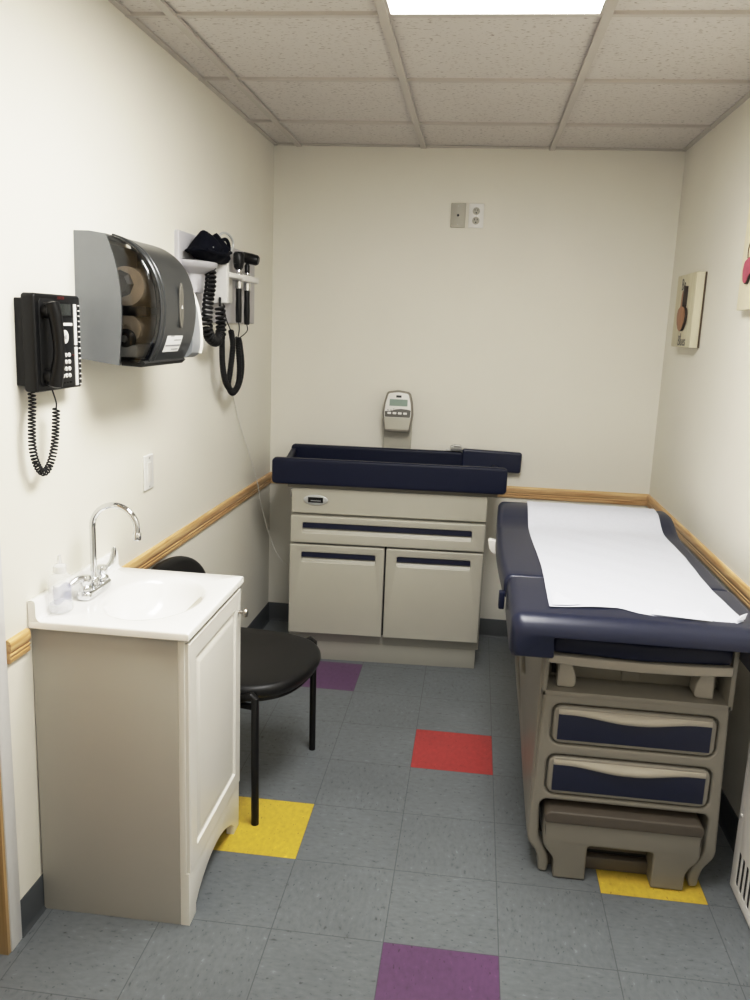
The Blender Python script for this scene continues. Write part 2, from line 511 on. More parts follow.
# chair rail moulding (oak) on the three walls
ZR = .765
RPROF = [(0, 0), (.008, 0), (.010, .003), (.010, .012), (.0070, .014), (.0105, .017), (.0105, .022), (.0070, .024), (.0105, .028), (.0125, .036), (.013, .046), (.011, .055), (.007, .059), (0, .060)]
def rail_side(fn, sg, y0, y1):
    rings = []
    for i in range(7):
        y = y0+(y1-y0)*i/6
        rings.append([(fn(y, ZR)+sg*d, y, ZR+z) for d, z in RPROF])
    return ring_loft(bmesh.new(), rings)
for bmr, mm in ((rail_side(WX, 1, -2.484, -2.394), 'rail'), (rail_side(WX, 1, -1.878, -.0), 'rail'), (rail_side(RX, -1, -3.6, -.0), 'rail'),
                (ring_loft(bmesh.new(), [[(x, -d, ZR+z) for d, z in RPROF] for x in (0.0, 1.958)]), 'railx')):
    n += 1
    struct(f'trim_{n}', bmr, M[mm], angle=50)
# dark vinyl cove base
BPROF = [(0, 0), (.014, 0), (.008, .006), (.005, .014), (.005, .097), (.003, .1), (0, .1)]
def base_side(fn, sg, y0, y1):
    return ring_loft(bmesh.new(), [[(fn(y0+(y1-y0)*i/6, z)+sg*d, y0+(y1-y0)*i/6, z) for d, z in BPROF] for i in range(7)])
struct('baseboard_left', base_side(WX, 1, -2.486, 0), M['vinyl'])
struct('baseboard_right', base_side(RX, -1, YF, 0), M['vinyl'])
struct('baseboard_back', ring_loft(bmesh.new(), [[(x, -d, z) for d, z in BPROF] for x in (0, 1.958)]), M['vinyl'])
# doorway in the left wall, at the edge of the picture
d1 = struct('door_1', B((-.135, DY1+.02, .008), (-.095, DY0-.02, DH-.02), .002), M['door'])
xw = WX(-2.52, 1.)
fr = [B((-.06, DY0-.002, 0), (-.034, -2.487, DH+.05), .003), B((-.075, DY1-.06, 0), (-.05, DY1+.012, DH+.05), .003),
      B((-.075, DY1-.06, DH-.012), (-.04, -2.487, DH+.06), .003)]
jm = [B((-.14, DY0-.014, 0), (-.038, DY0, DH)), B((-.14, DY1, 0), (-.05, DY1+.012, DH)), B((-.14, DY1, DH-.012), (-.05, DY0, DH))]
struct('door_casing', join(*fr), M['casing'], d1)
struct('door_jamb', join(*jm), M['door'], d1)
kn = LA([(.0, 0), (.03, 0), (.03, .006), (.012, .01), (.011, .035), (.026, .045), (.029, .058), (.022, .07), (.0, .074)], 20, 'x', (-.095, -3.32, .96))
struct('door_handle', kn, M['brushed'], d1)

# ------------------------------------------------------------------ ceiling lights
def ceiling_light(y0, y1, label):
    t = thing('ceiling_light', label, 'light', ((.7357+1.3453)/2, (y0+y1)/2, H-.006))
    x0, x1 = .7357, 1.3453
    obj('diffuser', B((x0+.022, y0+.022, H-.005), (x1-.022, y1-.018, H-.001)), M['light'], t)
    fr = plate([[(x0+.008, y0+.008), (x1-.008, y0+.008), (x1-.008, y1-.004), (x0+.008, y1-.004)], [(x0+.022, y0+.022), (x1-.022, y0+.022), (x1-.022, y1-.018), (x0+.022, y1-.018)]], .007, 0, 'xy', H)
    obj('light_frame', fr, M['grid'], t)
ceiling_light(-1.7372-1.2632, -1.7372, 'bright rectangular fluorescent panel set in the tiled ceiling')

# ------------------------------------------------------------------ sink vanity
VY0, VY1 = -2.37, -1.895
v = thing('sink_vanity', 'small white vanity cabinet with raised-panel door below the sink on the left', 'cabinet', (.16, -2.13, 0))
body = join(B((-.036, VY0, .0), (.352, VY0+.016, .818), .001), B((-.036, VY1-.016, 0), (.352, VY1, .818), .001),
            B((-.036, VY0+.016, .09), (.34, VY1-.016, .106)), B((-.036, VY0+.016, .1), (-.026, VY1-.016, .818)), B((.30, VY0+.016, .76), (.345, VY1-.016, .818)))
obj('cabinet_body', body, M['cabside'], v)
obj('face_frame', plate([[(VY0, .1565), (VY1, .1565), (VY1, .818), (VY0, .818)], [(VY0+.04, .20), (VY1-.04, .20), (VY1-.04, .76), (VY0+.04, .76)]], .017, .001, 'yz', .369), M['cabwhite'], v)
# arched toe board
arch = [(VY0, 0), (VY0+.055, 0), (VY0+.056, .03)]
a0, a1 = VY0+.056, VY1-.056
for k in range(1, 16):
    t = k/16
    arch.append((a0+(a1-a0)*t, .03+.062*math.sin(PI*t)**.75))
arch += [(VY1-.056, .03), (VY1-.055, 0), (VY1, 0), (VY1, .156), (VY0, .156)]
obj('toe_board', plate([arch], .0248, .0015, 'yz', .377), M['cabwhite'], v)
def panel_door(y0, y1, z0, z1, xf):
    """slab door with a routed groove and a raised centre field"""
    bm = bmesh.new()
    def rect(d, x): return [(x, y0+d, z0+d), (x, y1-d, z0+d), (x, y1-d, z1-d), (x, y0+d, z1-d)]
    rings = [rect(0, xf-.018), rect(0, xf-.003), rect(.003, xf), rect(.052, xf), rect(.056, xf-.006), rect(.064, xf-.0075), (rect(.082, xf-.001)), rect(.086, xf-.0006)]
    return ring_loft(bm, rings)
dr = obj('door', panel_door(VY0+.003, VY1-.003, .1585, .806, .381), M['cabwhite'], v, angle=20)
obj('knob', LA([(.0, 0), (.005, 0), (.005, .014), (.012, .02), (.014, .024), (.012, .029), (.0, .031)], 18, 'x', (.3805, VY1-.03, .738)), M['brushed'], dr)
# cultured marble top with integral oval bowl
tp = thing('vanity_top', 'glossy white one-piece basin top with oval bowl and backsplash', 'sink', (.17, -2.135, .818))
X0, X1, Y0, Y1, ZT, ZB = -.034, .386, -2.386, -1.886, .842, .819
cx, cy, rx, ry = .205, -2.137, .128, .178
NS = 72
def rect_pt(a, x0, x1, y0, y1):
    dx, dy = math.cos(a), math.sin(a)
    t = 1e9
    if dx > 1e-9: t = min(t, (x1-cx)/dx)
    if dx < -1e-9: t = min(t, (x0-cx)/dx)
    if dy > 1e-9: t = min(t, (y1-cy)/dy)
    if dy < -1e-9: t = min(t, (y0-cy)/dy)
    return cx+dx*t, cy+dy*t
angs = sorted({2*PI*k/NS for k in range(NS)} | {math.atan2(b-cy, a-cx) % (2*PI) for a in (X0, X1) for b in (Y0, Y1)})
rings = []
def rr(d, z): return [(*rect_pt(a, X0+d, X1-d, Y0+d, Y1-d), z) for a in angs]
rings += [rr(.004, ZB), rr(0, ZB+.003), rr(0, ZT-.005), rr(.0015, ZT-.0015), rr(.005, ZT)]
def el(f, z): return [(cx+rx*f*math.cos(a)*1.0, cy+ry*f*math.sin(a), z) for a in angs]
for f, z in ((1.10, ZT), (1.04, ZT-.001), (1.0, ZT-.005), (.95, ZT-.018), (.88, ZT-.045), (.76, ZT-.078), (.6, ZT-.10), (.4, ZT-.112), (.2, ZT-.117), (.1, ZT-.119)):
    rings.append(el(f, z))
deck = ring_loft(bmesh.new(), rings, cap=False)
last = [vv_ for vv_ in deck.verts if abs(vv_.co.z-(ZT-.119)) < 1e-6]
bmesh.ops.contextual_create(deck, geom=last)
obj('basin_deck', deck, M['marble'], tp, angle=50)
spl = [(X0, Y0), (X0+.020, Y0), (X0+.020, Y1), (X0, Y1)]
prof = [(0, ZT-.002), (.030, ZT-.002), (.024, ZT+.003), (.0205, ZT+.010), (.020, ZT+.047), (.017, ZT+.052), (.003, ZT+.053), (0, ZT+.05)]
obj('backsplash', ring_loft(bmesh.new(), [[(X0+a, y, z) for a, z in prof] for y in (Y0+.0005, Y1-.0005)]), M['marble'], tp, angle=50)
obj('drain', LA([(.0, 0), (.02, 0), (.021, .002), (.016, .004), (.0, .003)], 20, 'z', (cx, cy, ZT-.1185)), M['chrome'], tp)

# ------------------------------------------------------------------ faucet
fx, fy, fz = .028, -2.142, ZT
f = thing('faucet', 'chrome gooseneck faucet with two wing lever handles on the white basin', 'faucet', (fx, fy, fz))
pl = slab([(fx+a, fy+b) for a, b in rrect(-.022, -.078, .022, .078, .021, 6)], fz+.0005, fz+.024, .006, 3)
obj('base_plate', pl, M['chrome'], f)
sp_pts = [(fx, fy, fz+.02), (fx, fy, fz+.12), (fx, fy, fz+.188)]
cxs, rad = fx+.064, .064
for k in range(0, 17):
    a = PI - (PI*1.05)*k/16
    sp_pts.append((cxs+rad*math.cos(a), fy, fz+.192+rad*math.sin(a)))
spt = obj('spout', T(sp_pts, .0085, 16), M['chrome'], f)
lathe_c = LA([(.0, 0), (.014, 0), (.015, .012), (.013, .02), (.0095, .024), (.0095, .03), (.0, .03)], 18, 'z', (fx, fy, fz+.023))
obj('spout_collar', lathe_c, M['chrome'], spt)
ex, ez = sp_pts[-1][0], sp_pts[-1][2]
obj('aerator', LA([(.0, 0), (.011, 0), (.012, .004), (.012, .018), (.0095, .022), (.0, .022)], 18, 'z', (ex, fy, ez-.02)), M['chrome'], spt)
for s in (-1, 1):
    hy = fy + s*.052
    h = obj('handle', LA([(.0, 0), (.017, 0), (.0185, .004), (.0165, .012), (.012, .016), (.0125, .020), (.0155, .024), (.016, .036), (.012, .043), (.0, .045)], 18, 'z', (fx, hy, fz+.023)), M['chrome'], f)
    if s > 0: path = [(fx+.004, hy, fz+.055), (fx+.014, hy+.008, fz+.060), (fx+.023, hy+.014, fz+.074), (fx+.027, hy+.018, fz+.096), (fx+.028, hy+.020, fz+.116)]
    else: path = [(fx+.004, hy, fz+.055), (fx-.006, hy-.016, fz+.062), (fx-.012, hy-.032, fz+.061), (fx-.017, hy-.048, fz+.055), (fx-.021, hy-.058, fz+.050)]
    sm = smooth_path(path, 5); L = len(sm)
    bmw = tube(bmesh.new(), sm, .006, 12, True, [.0065+.0025*math.sin(PI*min(1, i/(L-1)*1.05)) if i < L-1 else .004 for i in range(L)])
    obj('lever', bmw, M['chrome'], h)

# ------------------------------------------------------------------ soap bottle
bx_, by_ = .014, -2.306
b = thing('squeeze_bottle', 'clear plastic squeeze bottle with blue print standing by the faucet', 'bottle', (bx_, by_, ZT+.001))
def oval(prof, fxs, fys, at, seg=28):
    bm = bmesh.new()
    return ring_loft(bm, [[(at[0]+r*fxs*math.cos(2*PI*k/seg), at[1]+r*fys*math.sin(2*PI*k/seg), at[2]+h) for k in range(seg)] for r, h in prof])
obj('bottle_body', oval([(.02, 0), (.030, .001), (.034, .006), (.0345, .03), (.033, .05), (.0345, .07), (.034, .085), (.028, .098), (.017, .104), (.0145, .106)], .86, 1.0, (bx_, by_, ZT+.001)), M['bottle'], b)
obj('liquid', oval([(.018, .003), (.028, .004), (.032, .008), (.0322, .02), (.032, .024)], .85, 1.0, (bx_, by_, ZT+.001)), milky_mat('liquid soap', (238, 240, 244), .35), b)
obj('cap', LA([(.0, 0), (.0165, 0), (.017, .003), (.0165, .018), (.012, .022), (.006, .024), (.0052, .034), (.004, .046), (.0, .047)], 20, 'z', (bx_, by_, ZT+.107)), M['bottlecap'], b)
lb = bmesh.new()
for i in range(9):
    for k in range(2):
        a = -PI*.52 + PI*.5*i/8
        lb.verts.new((bx_+.0352*.87*math.cos(a), by_+.0352*math.sin(a), ZT+.001+(.034 if k == 0 else .082)-(.006*math.sin(i*.9))))
lb.verts.ensure_lookup_table()
for i in range(8): lb.faces.new((lb.verts[2*i], lb.verts[2*i+2], lb.verts[2*i+3], lb.verts[2*i+1]))
obj('printed_label', lb, M['blueprint'], b)

# ------------------------------------------------------------------ black chair
ch = thing('side_chair', 'black armless side chair with vinyl seat between the vanity and the corner', 'chair', (.24, -1.585, 0), math.radians(-9.6), local=True)
# local: +x is the front, y across; front legs at x=.225, y=+-.255
seat_o = []
for k in range(64):
    a = 2*PI*k/64
    e = 2/3.3
    c, s = math.cos(a), math.sin(a)
    px = .245*math.copysign(abs(c)**e, c); py = .262*math.copysign(abs(s)**e, s)
    py *= (1.0 - .06*(px/-.245 if px < 0 else 0))
    px += .035*(1-(py/.252)**2)*(1 if px > 0 else 0)
    seat_o.append((px+.045, py))
sb = slab(seat_o, .417, .465, .022, 5, .006)
for vtx in sb.verts:
    if vtx.co.z > .44: vtx.co.z -= .012*max(0, 1-(vtx.co.x-.02)**2/.03-vtx.co.y**2/.05)
obj('seat', sb, M['vinylblack'], ch, angle=60)
obj('seat_pan', slab(inset(seat_o, .012), .408, .419, .004, 2), M['black'], ch)
for s in (-1, 1):
    obj('leg', T([(.235, s*.262, .0), (.231, s*.262, .44), (.222, s*.262, .447), (.16, s*.248, .416)], .0125, 12), M['legblack'], ch)
    obj('leg', T(smooth_path([(-.235, s*.235, .0), (-.225, s*.235, .12), (-.20, s*.235, .30), (-.185, s*.235, .404)], 4), .0125, 12), M['legblack'], ch)
    obj('side_rail', T([(.215, s*.24, .398), (-.18, s*.235, .398)], .011, 10), M['legblack'], ch)
    obj('back_post', T(smooth_path([(-.185, s*.17, .398), (-.225, s*.17, .44), (-.235, s*.168, .55), (-.232, s*.15, .66)], 4), .011, 10), M['legblack'], ch)
obj('cross_rail', T([(.12, -.245, .398), (.12, .245, .398)], .011, 10), M['legblack'], ch)
bo = []
for k in range(48):
    a = 2*PI*k/48; e = 2/2.5
    c, s = math.cos(a), math.sin(a)
    bo.append((.215*math.copysign(abs(c)**e, c), .165*math.copysign(abs(s)**e, s)))
bb = slab(bo, -.022, .022, .018, 4, .004)
for vtx in bb.verts:                                       # x,y,z of the slab become across, up, forward
    a_, u_, w_ = vtx.co
    vtx.co = (-.212 + w_ + .5*a_*a_ - .02*u_/.165, a_, .605 + u_)
bmesh.ops.recalc_face_normals(bb, faces=bb.faces[:])
obj('backrest', bb, M['vinylblack'], ch, angle=60)

# ------------------------------------------------------------------ pediatric changing / scale table at the back wall
CR = math.radians(2.9)
c_ = thing('changing_table', 'beige cabinet with navy padded baby changing tray against the back wall', 'changing table', (.232, -.51, 0), CR, local=True)
Wd, Dp = .913, .43
obj('cabinet_body', join(B((.0, .004, .10), (Wd, Dp, .852), .003), B((.012, .028, .10), (Wd-.012, Dp, .15))), M['beige2'], c_)
obj('toe_kick', B((.004, .012, .0), (Wd-.012, Dp-.01, .14), .002), M['beige2'], c_)
tpn = obj('top_panel', plate([rrect(.002, .735, Wd-.004, .853, .004)], .022, .003, 'xz', -.016), M['beige'], c_)
def oval2(cx, cz, a, b, n=36): return [(cx+a*math.cos(2*PI*k/n), cz+b*math.sin(2*PI*k/n)) for k in range(n)]
bd = obj('badge', plate([oval2(.115, .800, .058, .024)], .007, .0025, 'xz', -.0225), M['badge'], tpn)
obj('badge_plate', B((.080, -.0245, .788), (.150, -.0215, .813)), M['black'], bd)
obj('badge_line', B((.092, -.0252, .7955), (.140, -.0240, .7985)), M['greylight'], bd)
def pull_front(x0, z0, x1, z1, hx0, hx1, hz0, hz1, name, parent):
    """front with a slot pull: an upper navy strip above a bevelled scoop"""
    yf = -.040
    d = obj(name, plate([rrect(x0, z0, x1, z1, .006), list(reversed(rrect(hx0, hz0, hx1, hz1, .008)))], .034, .0045, 'xz', yf), M['beige'], parent, angle=40)
    obj('pull_strip', B((hx0-.006, yf+.008, hz0+.022), (hx1+.006, yf+.0175, hz1+.006)), M['bluepanel'], d)
    bm = ring_loft(bmesh.new(), [[(x, yf+.004, hz0-.004), (x, yf+.006, hz0-.004), (x, yf+.028, hz0+.024), (x, yf+.022, hz0+.024)] for x in (hx0-.006, hx1+.006)])
    obj('pull_scoop', bm, M['beige2'], d)
    obj('pull_recess_shade', B((hx0-.008, yf+.026, hz0-.008), (hx1+.008, yf+.033, hz1+.008)), M['dark'], d)  # dark backing, painted shade inside the pull
    return d
pull_front(.002, .597, Wd-.006, .726, .058, Wd-.066, .646, .694, 'drawer', c_)
pull_front(.0, .150, .447, .588, .055, .405, .505, .552, 'door', c_)
pull_front(.455, .150, Wd-.008, .588, .505, Wd-.064, .505, .552, 'door', c_)
obj('door_gap_shade', B((.447, -.006, .150), (.455, .0035, .588)), M['dark'], c_)  # dark strip, painted shade between the doors
# padded tray
obj('tray_platform', B((-.02, -.01, .853), (.955, .45, .872), .004), M['taupe2'], c_)
mats = slab(rrect(-.06, -.016, .965, .42, .02, 4), .872, .915, .014, 3)
obj('mattress', mats, M['navy2'], c_, angle=60)
def padded(outline, y0, y1, r=.010):
    bm = plate([outline], y1-y0, r, 'xz', y0, 3); return bm
obj('side_rail', padded(rrect(-.088, .874, .990, .996, .020), -.052, -.014), M['navy2'], c_, angle=60)
obj('side_rail', padded(rrect(-.078, .874, .806, .994, .020), .418, .454), M['navy2'], c_, angle=60)
obj('end_rail', xform(plate([rpoly([(-.014, .874), (.42, .874), (.42, .976), (.30, .955), (.12, .945), (-.014, .955)], .01)], .03, .008, 'yz', -.048), Matrix.Identity(4)), M['navy2'], c_, angle=60)
obj('end_rail', plate([rpoly([(-.014, .874), (.42, .874), (.42, .94), (.30, .93), (.12, .925), (-.014, .93)], .01)], .03, .008, 'yz', .98), M['navy2'], c_, angle=60)
ext = xform(padded(rrect(-.008, -.05, .292, .056, .012), 0, .034), Matrix.Translation((.806, .404, .957)) @ Matrix.Rotation(math.radians(1.6), 4, 'Y'))
eo = obj('measuring_arm', ext, M['navy'], c_, angle=60)
obj('clamp', join(B((.738, .405, 1.0), (.798, .45, 1.024), .003), B((.752, .40, 1.02), (.79, .44, 1.030), .002), B((.714, .412, .996), (.745, .43, 1.004), .001)), M['steel'], c_)
obj('rail_bracket', B((-.012, .02, .80), (.0, .07, .84), .003), M['steel'], c_)
# scale display on its post
s_ = thing('scale_display', 'grey digital baby scale readout on a flat post behind the padded tray', 'scale', (.674, -.052, .86))
obj('post', plate([rrect(.603, .80, .745, 1.13, .006)], .018, .003, 'xz', -.045), M['plategrey'], s_)
housing = rpoly([(.612, 1.082), (.738, 1.082), (.752, 1.17), (.746, 1.235), (.733, 1.283), (.675, 1.292), (.617, 1.283), (.604, 1.235), (.598, 1.17)], .012, 4)
tilt = Matrix.Translation((.675, -.075, 1.18)) @ Matrix.Rotation(math.radians(-8), 4, 'X') @ Matrix.Translation((-.675, .075, -1.18))
hs = obj('housing', xform(plate([housing], .05, .008, 'xz', -.10), tilt), M['taupe'], s_, angle=50)
face = rpoly([(.619, 1.10), (.731, 1.10), (.743, 1.17), (.738, 1.225), (.725, 1.274), (.675, 1.281), (.625, 1.274), (.612, 1.225), (.607, 1.17)], .01, 4)
obj('face_plate', xform(plate([face], .003, .001, 'xz', -.1025), tilt), M['white'], hs)
obj('lower_cover', xform(plate([rpoly([(.617, 1.094), (.733, 1.094), (.742, 1.155), (.608, 1.155)], .005)], .004, .001, 'xz', -.1030), tilt), M['beige'], hs)
obj('screen', xform(B((.632, -.1045, 1.212), (.722, -.102, 1.245)), tilt), M['lcd'], hs)
obj('logo', xform(B((.664, -.1042, 1.254), (.690, -.102, 1.265)), tilt), M['ink'], hs)
obj('key_strip', xform(plate([rpoly([(.612, 1.156), (.738, 1.156), (.740, 1.192), (.72, 1.196), (.690, 1.198), (.662, 1.194), (.64, 1.186), (.610, 1.184)], .003)], .003, .0008, 'xz', -.1038), tilt), M['keypad'], hs)
for k in range(4):
    obj('key', xform(plate([rrect(.6235+.0265*k, 1.170, .6425+.0265*k, 1.181, .003)], .003, .0008, 'xz', -.1055), tilt), M['white'], hs)
obj('key_mark', xform(join(*[text_bm(t_, .009, '-y', -.1048, (x_, z_)) for t_, x_, z_ in (('lb', .626, 1.190), ('kg', .641, 1.1905), ('0', .655, 1.196))]), tilt), M['ink'], hs)

# ------------------------------------------------------------------ exam table
e_ = thing('exam_table', 'beige medical exam table with navy upholstery along the right wall', 'exam table', (1.565, -1.97, 0))
YFa = -1.97
# moulded front fascia: outline with two drawer openings, upper bay and step bay
outer = rpoly([(1.308, .585), (1.300, .33), (1.291, .105), (1.322, .068), (1.330, .040), (1.332, .004), (1.357, .001), (1.363, .030), (1.356, .062), (1.326, .108),
               (1.320, .228), (1.333, .244), (1.797, .244), (1.810, .228), (1.806, .112), (1.776, .066), (1.770, .034), (1.776, .003), (1.800, .006), (1.803, .040), (1.812, .070),
               (1.842, .107), (1.834, .33), (1.826, .585)], [.008, .01, .03, .02, .02, .008, .008, .02, .025, .025, .012, .014, .014, .012, .025, .025, .02, .008, .008, .02, .02, .03, .01, .008])
D1 = (1.333, .425, 1.803, .552); D2 = (1.330, .262, 1.803, .392)
fas = plate([outer, rrect(*D1, .028), rrect(*D2, .028)], .06, .008, 'xz', YFa, 3)
obj('front_fascia', fas, M['taupe'], e_, angle=50)
obj('inner_shell_shade', join(B((1.325, -1.93, .245), (1.815, -1.915, .58)), B((1.325, -1.80, .05), (1.815, -1.79, .24))), M['dark'], e_)  # dark sheets painting the shade behind drawers and step
# upper bay (foot extension)
bay = join(B((1.300, -1.972, .575), (1.830, -1.62, .592), .003), B((1.300, -1.972, .575), (1.312, -1.62, .80), .003), B((1.818, -1.972, .575), (1.832, -1.62, .80), .003), B((1.300, -1.63, .575), (1.832, -1.62, .80)))
obj('upper_bay', bay, M['taupe'], e_)
obj('bay_back', join(B((1.316, -1.86, .592), (1.816, -1.85, .70), .002), B((1.54, -1.868, .598), (1.59, -1.858, .634), .002)), M['taupe2'], e_)
obj('bay_slot', B((1.334, -1.869, .605), (1.350, -1.860, .650)), M['dark'], e_)
for s, x in ((1, 1.365), (-1, 1.762)):
    arm = rpoly([(x-.022*s, .594), (x+.034*s, .594), (x+.030*s, .635), (x+.016*s, .67), (x-.022*s, .68)], [.003, .02, .03, .02, .003])
    obj('support_arm', plate([arm], .06, .004, 'xz', -1.945), M['scoop'], e_)
bar = [(1.306, .687), (1.40, .682), (1.565, .678), (1.70, .680), (1.812, .688), (1.812, .715), (1.70, .709), (1.565, .707), (1.40, .709), (1.306, .711)]
lr = obj('leg_rest', slab(rpoly([(1.318, -1.985), (1.565, -2.005), (1.812, -1.985), (1.812, -1.66), (1.318, -1.66)], .012), .712, .766, .014, 3), M['navy2'], e_, angle=60)
obj('leg_rest_trim', plate([rpoly(bar, .004)], .03, .004, 'xz', -1.998), M['scoop'], lr)
# side of the base
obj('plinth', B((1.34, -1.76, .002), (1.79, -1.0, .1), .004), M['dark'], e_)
side = rpoly([(-1.93, .10), (-1.93, .72), (-.84, .72), (-.84, .16), (-1.0, .10)], .02)
obj('base_cabinet', join(B((1.32, -1.945, .245), (1.834, -1.60, .574), .004), B((1.810, -1.945, .094), (1.834, -1.60, .26), .004), B((1.335, -1.60, .16), (1.82, -.86, .60), .01)), M['taupe'], e_)
obj('seat_frame', join(B((1.28, -1.66, .70), (1.85, -.74, .765), .008), B((1.30, -1.62, .60), (1.83, -.80, .71), .01)), M['taupe2'], e_)
sd = obj('side_panel', plate([rpoly([(-1.945, .094), (-1.63, .125), (-1.40, .175), (-1.0, .195), (-.84, .22), (-.84, .70), (-1.945, .70)], .03), rpoly([(-1.44, .41), (-1.20, .52), (-1.02, .60), (-1.02, .42), (-1.24, .33)], .03), rpoly([(-1.36, .23), (-1.12, .225), (-.95, .25), (-.95, .33), (-1.22, .29)], .03)], .024, .006, 'yz', 1.320), M['taupe'], e_, angle=50)
for v_ in sd.data.vertices: v_.co.x = 2*(1.307-1.565) - v_.co.x
sd.data.flip_normals()
obj('side_recess_shade', B((1.324, -1.58, .18), (1.328, -.90, .64)), M['dark'], e_)  # dark sheet painting shade behind the side openings
# drawers
def scoop_drawer(x0, z0, x1, z1):
    d = obj('drawer', plate([rrect(x0+.006, z0+.006, x1-.006, z1-.006, .024)], .05, .007, 'xz', YFa-.004, 3), M['taupe'], e_, angle=50)
    xa, xb, za = x0+.020, x1-.020, z0+.018
    top = []
    n_ = 28
    for k in range(n_+1):
        t = k/n_; x = xb+(xa-xb)*t
        u = abs(t-.5)*2
        dip = .011*(.5+.5*math.cos(PI*min(1, max(0, (u-.05)/.8))))
        top.append((x, z1-.028-dip))
    pn = [(xa, za), (xb, za)] + top
    obj('blue_panel', plate([pn], .006, .001, 'xz', YFa-.0065), M['bluepanel'], d)
    # bulging pull above the wavy edge
    bm = bmesh.new(); rings = []
    for k in range(n_+1):
        t = k/n_; x = xa+(xb-xa)*t
        u = abs(t-.5)*2
        g = .5+.5*math.cos(PI*min(1, max(0, (u-.05)/.8)))
        zb = z1-.028-.011*g; zt = z1-.013
        out = .004+.014*g
        ring = [(x, YFa-.003, zt)]
        for q in range(1, 8):
            w = q/8
            ring.append((x, YFa-.004-out*math.sin(PI*.62*w)/1.0, zt+(zb-zt)*w))
        ring += [(x, YFa-.004-out*.86, zb-.001), (x, YFa-.003, zb)]
        rings.append(ring)
    obj('drawer_pull', ring_loft(bm, rings), M['scoop'], d, angle=60)
scoop_drawer(*D1); scoop_drawer(*D2)
# pull-out step
stp = rpoly([(1.337, .185), (1.337, .106), (1.374, .064), (1.374, .002), (1.468, .002), (1.468, .116), (1.660, .116), (1.660, .002), (1.755, .002), (1.755, .064), (1.792, .106), (1.792, .185)],
            [.002, .02, .02, .006, .006, .012, .012, .006, .006, .02, .02, .002])
so = obj('step', plate([stp], .19, .006, 'xz', -1.992, 3), M['taupe2'], e_, angle=50)
obj('step_tread', plate([rpoly([(1.336, .184), (1.793, .184), (1.793, .211), (1.780, .222), (1.349, .222), (1.336, .211)], .010)], .20, .006, 'xz', -1.998, 3), M['tread'], so, angle=50)
obj('base_crossbar', join(B((1.36, -1.935, .004), (1.77, -1.905, .045), .004), B((1.36, -1.915, .058), (1.77, -1.905, .085), .003)), M['tread'], e_)
obj('base_recess_shade', B((1.345, -1.904, .002), (1.785, -1.895, .24)), M['dark'], e_)  # dark sheet, shade painted in behind the step
# upholstered top: seat section and back section
ZP = .845
def pad_x(y):
    """left and right edge of the upholstery"""
    if y < -1.68: return 1.192, 1.893
    t = (y+1.68)/.98
    bulge = .014*math.sin(PI*min(1, max(0, t)))
    return 1.183-bulge, 1.882+.004*t
def pad_z(y):
    t = min(1, max(0, (y+1.02)/.20)); hump = t*t*(3-2*t)
    t2 = min(1, max(0, (y+.80)/.10)); 
    return ZP + .048*hump - .006*t2*t2
def seat_ring(y, k):
    """k: 0 at the flat part, 1 at the rounded-off front"""
    xl, xr = pad_x(y); d = k
    zt = ZP-d; zb, zn = .722+d*.3, .788+d*.1
    xl += d*.5; xr -= d*.5; r = .03
    pts = [(xl+.006, y, zb), (xl, y, zb+.012)]
    for q in range(7):
        a = PI-PI/2*q/6; pts.append((xl+r+r*math.cos(a), y, zt-r+r*math.sin(a)))
    for q in range(1, 8): pts.append((xl+r+(xr-xl-2*r)*q/8, y, zt+.003*math.sin(PI*q/8)))
    for q in range(7):
        a = PI/2-PI/2*q/6; pts.append((xr-r+r*math.cos(a), y, zt-r+r*math.sin(a)))
    pts += [(xr, y, zb+.012), (xr-.006, y, zb), (1.842-d*.2, y, zb), (1.836, y, zn-.004), (1.832, y, zn), (1.312, y, zn), (1.308, y, zn-.004), (1.302+d*.2, y, zb)]
    return pts
rings = []
for q in range(9):
    a = PI/2*q/8; rings.append(seat_ring(-2.078+.050*(1-math.cos(a)), .050*(1-math.sin(a))))
for y in (-2.0, -1.9, -1.8, -1.70): rings.append(seat_ring(y, 0))
for q in range(1, 5):
    a = PI/2*q/4; rings.append(seat_ring(-1.70+.016*math.sin(a), .012*(1-math.cos(a))))
obj('seat_pad', ring_loft(bmesh.new(), rings), M['navy'], e_, angle=60)
def back_ring(y, d):
    xl, xr = pad_x(y); zt = pad_z(y)-d; zb = .762+d*.3+.035*min(1, max(0, (y+1.0)/.3)); xl += d*.5; xr -= d*.5; r = .028
    pts = [(xl+.012, y, zb), (xl, y, zb+.014)]
    for q in range(7):
        a = PI-PI/2*q/6; pts.append((xl+r+r*math.cos(a), y, zt-r+r*math.sin(a)))
    for q in range(1, 8): pts.append((xl+r+(xr-xl-2*r)*q/8, y, zt+.003*math.sin(PI*q/8)))
    for q in range(7):
        a = PI/2-PI/2*q/6; pts.append((xr-r+r*math.cos(a), y, zt-r+r*math.sin(a)))
    pts += [(xr, y, zb+.014), (xr-.012, y, zb)]
    return pts
rings = []
for q in range(5):
    a = PI/2*q/4; rings.append(back_ring(-1.682+.016*(1-math.cos(a)), .012*(1-math.sin(a))))
for q in range(1, 20): rings.append(back_ring(-1.666+(.93)*q/20, 0))
for q in range(7):
    a = PI/2*q/6; rings.append(back_ring(-.736+.038*math.sin(a), .038*(1-math.cos(a))))
obj('back_pad', ring_loft(bmesh.new(), rings), M['navy'], e_, angle=60)
obj('strap_tab', B((1.168, -1.735, .745), (1.186, -1.70, .80), .004), M['navy2'], e_)
hook = rpoly([(1.19, .735), (1.165, .735), (1.146, .755), (1.140, .795), (1.15, .80), (1.19, .79)], .02)
obj('side_bracket', plate([hook], .03, .006, 'xz', -1.05), M['offwhite'], e_)

